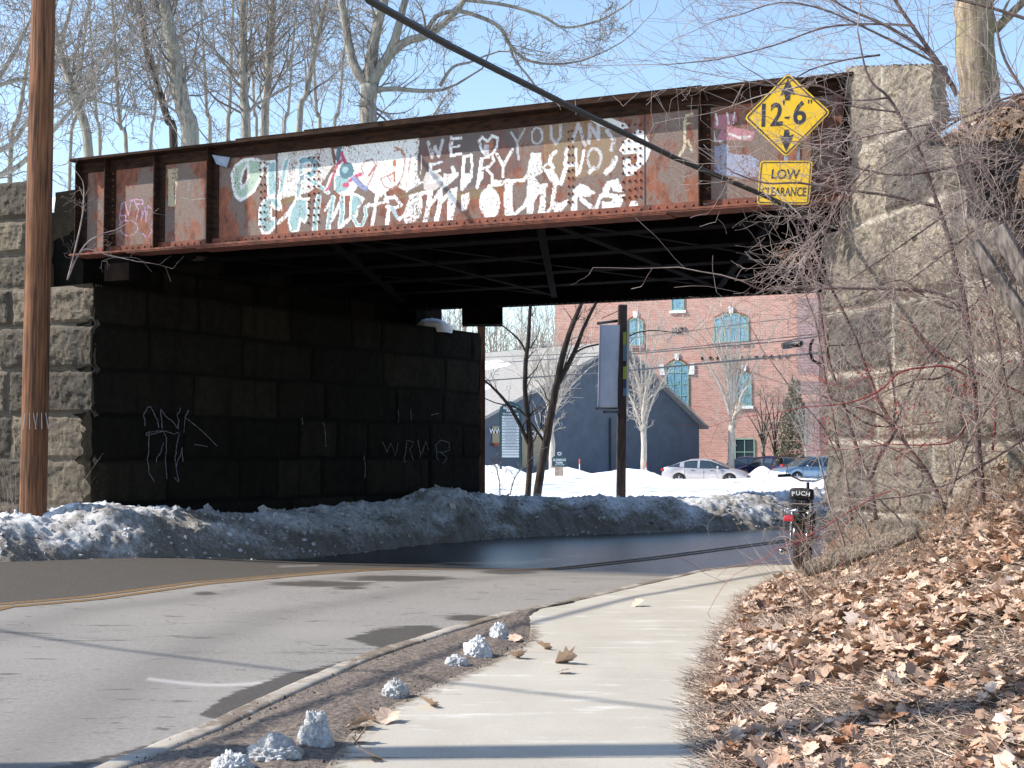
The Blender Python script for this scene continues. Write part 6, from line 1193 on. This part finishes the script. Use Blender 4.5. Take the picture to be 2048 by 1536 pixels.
shrub('bare_shrub', 'stoutest purple brown stem climbing past the wing wall to the top', 201, [[(1964, 1010, 20), (1956, 882, 18), (1949, 794, 17), (1940, 706, 16), (1931, 619, 15), (1919, 560, 14), (1893, 461, 12), (1872, 400, 11), (1843, 312, 10), (1817, 262, 9), (1776, 194, 8), (1746, 168, 6), (1729, 130, 5), (1715, 60, 4)],
       [(1931, 622, 11), (1880, 588, 10), (1805, 579, 9), (1700, 577, 7), (1600, 577, 6), (1530, 580, 5), (1484, 562, 4)], [(1878, 414, 9), (1776, 391, 8), (1688, 380, 7), (1600, 366, 6), (1530, 366, 5), (1466, 345, 4)], [(1931, 625, 7), (1860, 600, 5), (1800, 560, 4), (1720, 590, 3)], [(1940, 712, 6), (1880, 755, 6), (1830, 760, 5), (1755, 790, 3)],
       [(1780, 195, 6), (1700, 200, 5), (1640, 172, 5), (1590, 175, 4)], [(1800, 225, 5), (1700, 212, 5), (1600, 190, 4)]], 11.0, nb=34, bl=1.0, berries=[(1990, 590, 10), (1965, 640, 14), (1975, 680, 14), (1925, 780, 14), (1880, 810, 12), (1920, 840, 8), (2030, 700, 12)])
shrub('bare_shrub', 'slim dark stem nearest the left edge of the wing wall', 202, [[(1752, 1040, 12), (1738, 953, 11), (1717, 906, 10), (1697, 841, 10), (1670, 762, 9), (1653, 706, 8), (1644, 648, 8), (1636, 589, 7), (1618, 520, 6), (1595, 460, 5), (1570, 425, 4), (1540, 400, 3)], [(1685, 815, 6), (1740, 850, 5), (1790, 852, 4)], [(1650, 690, 5), (1700, 690, 4), (1760, 680, 3)]], 12.4, nb=28, bl=.8)
shrub('bare_shrub', 'second slim stem rising just left of the moped side of the wall', 203, [[(1704, 1040, 10), (1688, 938, 9), (1673, 876, 8), (1660, 800, 7), (1648, 740, 6), (1632, 648, 5), (1612, 590, 4), (1600, 540, 3)], [(1690, 950, 5), (1650, 860, 4), (1600, 800, 3), (1540, 720, 3)]], 12.8, nb=22, bl=.7, berries=[(1665, 830, 10), (1650, 860, 10)])
shrub('bare_shrub', 'bent thick stem with an elbow in the middle of the wing wall', 204, [[(1738, 960, 15), (1760, 905, 15), (1787, 862, 13), (1768, 820, 10), (1755, 794, 10), (1726, 721, 9), (1711, 677, 9), (1688, 627, 8), (1655, 560, 7), (1638, 525, 6), (1620, 470, 5), (1600, 430, 4)], [(1785, 862, 8), (1790, 800, 6), (1778, 720, 5), (1770, 690, 4)], [(1790, 850, 7), (1840, 740, 6), (1900, 660, 6), (1985, 560, 5), (2060, 440, 4)]], 12.0, nb=30, bl=.9, berries=[(1730, 745, 10), (1815, 690, 8)])
shrub('bare_shrub', 'diagonal stem running down right across the base of the wing wall', 205, [[(1890, 1020, 13), (1855, 947, 12), (1825, 906, 11), (1792, 862, 10), (1760, 830, 7), (1700, 810, 5), (1640, 790, 4)], [(1860, 950, 5), (1800, 905, 4), (1740, 880, 3)]], 11.6, nb=22, bl=.8)
shrub('red_bramble', 'red cane bramble arching low across the wing wall', 206, [[(1985, 900, 7), (1990, 800, 6), (1960, 770, 6), (1900, 735, 6), (1850, 735, 6), (1800, 745, 5), (1760, 780, 5), (1700, 805, 4), (1640, 812, 3)], [(2048, 790, 6), (2000, 765, 6), (1940, 740, 5)], [(1950, 820, 5), (1910, 880, 5), (1850, 890, 4), (1780, 888, 3)], [(1800, 1010, 5), (1790, 980, 4), (1720, 1010, 4), (1640, 1060, 3), (1580, 1090, 2)]], 10.6, mat='redstem', tw='redstem', nb=22, bl=.7, berries=[(1815, 815, 8), (1940, 790, 8)])
# long arching canes from the right, high
shrub('bare_shrub', 'high arching shrub fanning across the sky above the sign', 207, [[(1915, 190, 14), (1880, 130, 12), (1830, 60, 10), (1790, 0, 9), (1760, -60, 7)], [(1900, 170, 11), (1860, 110, 9), (1780, 55, 8), (1700, 20, 6), (1650, -10, 5)], [(1830, 52, 7), (1750, 48, 6), (1650, 55, 5), (1550, 90, 4), (1440, 118, 3), (1345, 128, 2.5)], [(1880, 130, 7), (1760, 70, 6), (1650, 20, 5), (1560, 5, 4), (1480, 30, 2.5)], [(1760, 110, 6), (1690, 120, 5), (1620, 140, 4), (1560, 170, 3), (1480, 160, 2.5)], [(2060, 40, 10), (1980, 15, 8), (1900, -5, 7)], [(2060, 200, 9), (2010, 120, 7), (1990, 40, 6), (1970, -30, 5)]], 12.2, nb=90, bl=1.25, up=.02)
shrub('bare_shrub', 'dense thicket fanning left from the upper right corner across the stone', 208, [[(2100, 330, 12), (2000, 310, 9), (1900, 335, 7), (1800, 350, 6), (1700, 330, 5), (1600, 270, 3)], [(2100, 250, 10), (2020, 210, 8), (1940, 230, 7), (1850, 250, 5), (1700, 280, 4)], [(2100, 180, 10), (2000, 200, 7), (1900, 250, 6), (1820, 300, 5), (1730, 360, 4), (1650, 450, 3), (1620, 500, 2)], [(2080, 420, 8), (1980, 440, 7), (1900, 500, 6), (1820, 560, 4), (1760, 600, 3)], [(2080, 540, 8), (1990, 560, 6), (1930, 640, 5), (1880, 720, 4), (1830, 800, 3)], [(2080, 300, 8), (1990, 360, 7), (1890, 430, 6), (1790, 500, 5), (1700, 560, 3)]], 10.9, nb=180, bl=.85, spread=(-.45, 0, -.05), kink=.09)
shrub('bare_shrub', 'low grey thicket in front of the earth slope at the right edge', 209, [[(2080, 960, 9), (2030, 860, 9), (2010, 760, 8), (1990, 650, 7), (1960, 540, 6), (1930, 440, 5)], [(2070, 800, 9), (2040, 680, 8), (2030, 560, 7), (2010, 440, 6), (1970, 340, 5), (1940, 270, 4)], [(1900, 990, 8), (1930, 900, 7), (1985, 800, 6), (2060, 700, 5)], [(2060, 870, 7), (1950, 940, 6), (1850, 985, 5), (1740, 1000, 3)]], 10.3, nb=210, bl=.85, spread=(-.2, 0, .1), kink=.1)
shrub('bare_shrub', 'hanging twiggy clump over the left shoulder of the wing wall', 210, [[(1740, 330, 6), (1700, 370, 6), (1670, 420, 5), (1650, 470, 4), (1640, 530, 3)], [(1720, 350, 5), (1680, 400, 4), (1640, 430, 3), (1600, 470, 2)], [(1700, 420, 5), (1680, 470, 4), (1665, 520, 3)]], 13.4, nb=34, bl=.55, spread=(-.4, -.1, -.5), kink=.12)
shrub('bare_shrub', 'low thin canes around the moped and the foot of the wall', 211, [[(1700, 1130, 6), (1680, 1060, 5), (1660, 1000, 4), (1640, 930, 3)], [(1760, 1120, 7), (1730, 1050, 6), (1700, 1000, 5), (1690, 940, 4)], [(1720, 1130, 6), (1700, 1080, 5), (1660, 1060, 4), (1600, 1110, 3), (1560, 1120, 2)], [(1830, 1110, 8), (1800, 1040, 6), (1760, 1000, 5), (1730, 940, 4)], [(1740, 1345, 9), (1705, 1200, 8), (1688, 1090, 7), (1660, 1010, 5), (1650, 960, 4)], [(1640, 1180, 3), (1618, 1110, 3), (1600, 1060, 2)]], 12.0, mat='bramble', nb=26, bl=.45, spread=(-.2, 0, .3), kink=.08)
shrub('bare_shrub', 'small pale twigs sprouting from the left abutment beside the pole', 212, [[(135, 560, 5), (150, 500, 4), (165, 430, 4), (168, 385, 3)], [(140, 540, 5), (170, 490, 4), (200, 470, 3), (230, 460, 2)], [(135, 560, 4), (165, 500, 4), (215, 510, 3), (262, 520, 2)]], 17.6, nb=12, bl=.45, spread=(.2, 0, .1), mat='bramble', grp=None)
shrub('snow_weeds', 'small dead weeds poking out of the snow right of the far abutment end', 213, [[(1000, 990, 4), (998, 960, 3), (992, 935, 2)], [(1020, 990, 4), (1028, 960, 3), (1040, 940, 2)]], 29, mat='bramble', nb=12, bl=.5, spread=(0, 0, .3), rmin=.004, grp=None)
# dead brown seed heads by the wing wall and dry leaf clump
def clump(name, label, px, py, Y, n, sp, s, mat):
    rng = random.Random(n); V = []; F = []
    for k in range(n): p = ond(px+rng.gauss(0, sp[0]), py+rng.gauss(0, sp[1]), Y+rng.gauss(0, .08)); leaf(V, F, p, s*rng.uniform(.6, 1.2), rng)
    o = npmesh(name, V, F, mat, None, smooth=False); tag(o, label, 'plant', kind='stuff')
clump('dead_seedheads', 'rust brown dead seed heads hanging under the bridge by the wall', 1590, 512, 13.7, 170, (18, 9), .035, simple('brown_seeds', lin((146, 98, 58)), lin((92, 60, 38)), 30, .9))
V = []; F = []; rng = random.Random(44)
for k in range(30000):
    y = 4.2+10.6*rng.random()**1.2; d = rng.random()**1.2*3.4; x = float(interp(y, XE))+.03+d; h = float(slope_h(x, y))+.07*min(d*3, 1)*(float(fbm(x*2.4, y*2.4, 21))+.18)+.012+rng.random()*.01; r = rng.uniform(.006, .024); a = rng.uniform(0, 6.28); i = len(V)
    for q, rr_ in ((0, 1), (1.4, .6), (2.9, 1.), (4.6, .5)): V.append((x+r*rr_*math.cos(a+q), y+r*rr_*math.sin(a+q), h+r*rng.uniform(-.5, .6)))
    F.append((i, i+1, i+2, i+3))
npmesh('leaf_crumbs', V, F, M['leaf'], None, smooth=False); tag(bpy.data.objects['leaf_crumbs'], 'crumbled leaf fragments matted into the soil of the right bank', 'leaf litter', kind='stuff')
V = []; F = []; rng = random.Random(40)
for k in range(3200):
    y = rng.uniform(9.0, 15.0); x = wing_x(y)+.45+rng.uniform(0, 2.2); leaf(V, F, (x, y, float(slope_h(x, y))+.06), rng.uniform(.06, .12), rng)
npmesh('slope_leaves', V, F, M['leaf'], None, smooth=False); tag(bpy.data.objects['slope_leaves'], 'dry leaves caught on the steep slope above the wing wall', 'leaf litter', kind='stuff')
